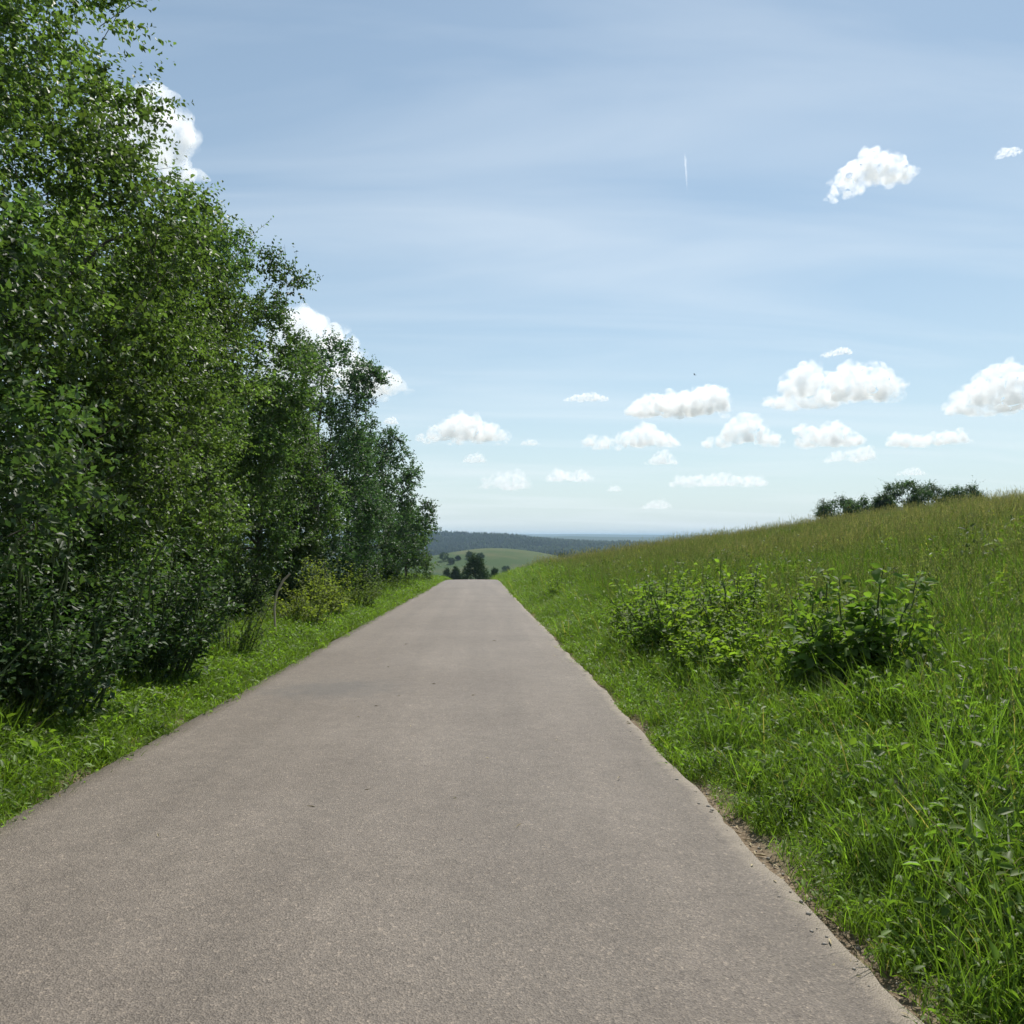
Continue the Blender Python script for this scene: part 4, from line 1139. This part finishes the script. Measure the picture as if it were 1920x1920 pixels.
CL = [
    ('large ragged white cloud at the upper left above the roadside trees', 262, 335, 210, 135, 1.0, [(-0.5, 0.75, 0.75), (0.1, 0.95, 0.85), (0.6, 0.7, 0.7), (0.0, 0.4, 0.5), (0.55, 0.3, 0.3)]),
    ('big white cumulus rising behind the roadside tree row', 645, 742, 250, 150, 1.0, [(-0.65, 0.98, 0.9), (-0.25, 0.85, 0.9), (0.15, 0.6, 0.7), (0.5, 0.36, 0.45), (0.85, 0.18, 0.2)]),
    ('flat-based white cloud above the road end', 870, 831, 175, 50, 0.9, [(-0.7, 0.5, 0.6), (-0.3, 0.85, 0.9), (0.1, 1.0, 1.0), (0.5, 0.75, 0.75), (0.85, 0.5, 0.45)]),
    ('bright white cloud with two heads at the middle of the sky right of the road', 1270, 783, 180, 60, 1.0, [(-0.75, 0.6, 0.7), (-0.4, 0.9, 0.95), (-0.05, 0.85, 0.85), (0.3, 0.7, 0.7), (0.75, 1.0, 0.95)]),
    ('large two-humped white cloud, widest on the right side of the sky', 1552, 763, 235, 86, 0.9, [(-0.75, 0.4, 0.5), (-0.4, 0.85, 0.8), (-0.05, 0.55, 0.6), (0.3, 1.0, 1.0), (0.65, 0.7, 0.7), (0.95, 0.45, 0.4)]),
    ('white cloud cut by the right picture edge', 1880, 776, 180, 74, 0.9, [(-0.75, 0.55, 0.65), (-0.3, 0.8, 0.8), (0.1, 1.0, 0.95), (0.6, 0.8, 0.8)]),
    ('small high white cloud alone at the upper right', 1622, 356, 138, 58, 0.8, [(-0.7, 0.3, 0.35), (-0.2, 0.75, 0.75), (0.15, 1.0, 0.8), (0.6, 0.75, 0.6), (0.9, 0.6, 0.3)]),
    ('peaked white cloud below the bright two-headed one', 1393, 839, 145, 58, 0.85, [(-0.7, 0.55, 0.6), (-0.2, 0.75, 0.7), (0.15, 1.0, 0.9), (0.55, 0.5, 0.55), (0.9, 0.3, 0.3)]),
    ('rounded white cloud below the large two-humped one', 1556, 839, 118, 48, 0.8, [(-0.7, 0.8, 0.9), (-0.2, 1.0, 1.0), (0.3, 0.8, 0.8), (0.8, 0.5, 0.5)]),
    ('small cloud tucked under the rounded one', 1592, 867, 88, 28, 0.6, [(-0.6, 0.6, 0.7), (0.1, 0.8, 0.8), (0.7, 1.0, 0.8)]),
    ('long thin cloud low on the right above the skyline trees', 1740, 837, 140, 27, 0.6, [(-0.75, 1.0, 1.0), (-0.3, 0.8, 0.8), (0.2, 0.8, 0.8), (0.7, 0.9, 0.7)]),
    ('long low cloud left of the peaked one', 1178, 841, 180, 44, 0.7, [(-0.85, 0.5, 0.5), (-0.4, 0.6, 0.6), (0.0, 0.75, 0.7), (0.4, 1.0, 0.95), (0.8, 0.6, 0.6)]),
    ('small cloud under the long low one', 1241, 872, 58, 27, 0.6, [(-0.4, 0.8, 0.9), (0.3, 1.0, 0.9)]),
    ('long faint cloud low above the right slope', 1345, 914, 175, 28, 0.5, [(-0.85, 0.8, 0.8), (-0.4, 0.8, 0.8), (0.0, 1.0, 0.9), (0.4, 0.7, 0.6), (0.85, 0.7, 0.6)]),
    ('small cloud low over the distant ridge', 1070, 904, 88, 28, 0.6, [(-0.6, 1.0, 1.0), (0.0, 0.6, 0.6), (0.6, 0.8, 0.8)]),
    ('cloud low over the road end', 943, 920, 95, 38, 0.45, [(-0.6, 0.7, 0.6), (0.0, 0.8, 0.8), (0.5, 1.0, 0.8), (0.9, 0.6, 0.4)]),
    ('tiny cloud between the flat-based and the low one above the road', 889, 868, 48, 18, 0.5, [(-0.4, 0.8, 0.9), (0.4, 1.0, 0.9)]),
    ('thin torn cloud left of the bright two-headed one', 1100, 753, 88, 16, 0.35, [(-0.8, 0.5, 0.6), (-0.3, 0.9, 0.8), (0.3, 1.0, 0.8), (0.85, 0.5, 0.5)]),
    ('small wisp above the large two-humped cloud', 1566, 667, 55, 13, 0.4, [(-0.6, 0.6, 0.8), (0.0, 0.8, 0.9), (0.7, 1.0, 0.7)]),
    ('faint small cloud above the skyline trees', 1708, 892, 55, 14, 0.35, [(-0.5, 0.8, 0.9), (0.3, 1.0, 0.9)]),
    ('faint smear of cloud just over the distant ridge', 1232, 955, 62, 17, 0.35, [(-0.5, 0.8, 0.9), (0.3, 1.0, 0.9)]),
    ('tiny faint cloud right of the low ridge cloud', 1153, 922, 28, 14, 0.4, [(-0.3, 0.9, 0.9), (0.4, 0.8, 0.9)]),
    ('faint puff right of the flat-based cloud', 994, 835, 38, 13, 0.3, [(-0.4, 0.9, 0.9), (0.4, 0.8, 0.9)]),
    ('small scrap of cloud beside the roadside tree tops', 732, 796, 26, 18, 0.4, [(-0.3, 0.7, 0.9), (0.4, 0.9, 0.9)]),
    ('small wisp at the top right picture edge', 1892, 291, 42, 13, 0.3, [(-0.5, 1.0, 0.9), (0.5, 0.7, 0.7)]),
]
for i, (lb, px, py, w, h, dn, lu) in enumerate(CL):
    make_cloud(lb, px, py, w, h, 20 + i, lu, dn * (0.55 if py > 860 else 0.8 if py > 800 else 1.0))

# short vapour trail
def contrail():
    a = Vector(at_px(1283, 288, 9000)); b = Vector(at_px(1289, 360, 11500))
    n = 14; t = np.linspace(0, 1, n)[:, None]; g = rng(850)
    pts = np.array(a) * (1 - t) + np.array(b) * t + g.normal(0, 4, (n, 3))
    V, F = tube([(pts, np.interp(t[:, 0], [0, 0.1, 0.6, 1], [3, 16, 11, 2]))], 8)
    c = V.mean(0)
    me = np_mesh('contrail', V - c, [F, np.array([list(range(8))[::-1], list(range((n - 1) * 8, n * 8))])]); me.materials.append(cloud_material('trail_vapour', 0.0035, 120))
    o = link('contrail', me); o.location = c
    tag(o, 'short thin white vapour trail high in the middle of the sky', 'contrail')
contrail()

# a distant bird over the right slope
def bird():
    V = np.array([[0, 0.30, 0], [0.05, 0.1, 0.02], [-0.05, 0.1, 0.02], [0, -0.15, 0.03], [0, 0.08, -0.05], [0.10, -0.34, 0.01], [-0.10, -0.34, 0.01]])
    F = np.array([[0, 1, 2], [1, 3, 2], [0, 4, 1], [0, 2, 4], [1, 4, 3], [2, 3, 4], [3, 5, 6]])
    root = link('bird', None); root.location = at_px(1303, 703, 150); root.rotation_euler = (0.1, 0.15, 1.1)
    tag(root, 'tiny dark bird high above the bright two-headed cloud', 'bird')
    me = np_mesh('body', V, F); me.materials.append(M['feather']); link('body', me, root)
    for s in (-1, 1):
        W = np.array([[0.04 * s, 0.14, 0.02], [0.35 * s, 0.22, 0.12], [0.66 * s, 0.02, 0.10], [0.32 * s, -0.02, 0.10], [0.04 * s, -0.06, 0.02]])
        me = np_mesh('wing', W, np.array([[0, 1, 3], [0, 3, 4], [1, 2, 3]])); me.materials.append(M['feather']); link('wing', me, root)
bird()

# ------------------------------------------------------------------ the air between here and the far ridges
def haze():
    bm = bmesh.new(); bmesh.ops.create_cube(bm, size=1)
    me = bpy.data.meshes.new('haze'); bm.to_mesh(me); bm.free()
    o = link('haze', me); o.scale = (29000, 29000, 0); z0, z1 = -62.0, 40.0
    o.scale.z = z1 - z0; o.location = (0, 0, (z0 + z1) / 2)
    m, n, l = new_mat('haze_air')
    v = n.new('ShaderNodeVolumePrincipled'); v.inputs['Color'].default_value = (0.58, 0.78, 1.0, 1)
    v.inputs['Density'].default_value = 1.3e-4; v.inputs['Anisotropy'].default_value = 0.0
    l.new(v.outputs[0], out(n).inputs['Volume'])
    me.materials.append(m)
    tag(o, 'thin blue summer haze over the whole landscape', 'haze', kind='stuff')
haze()
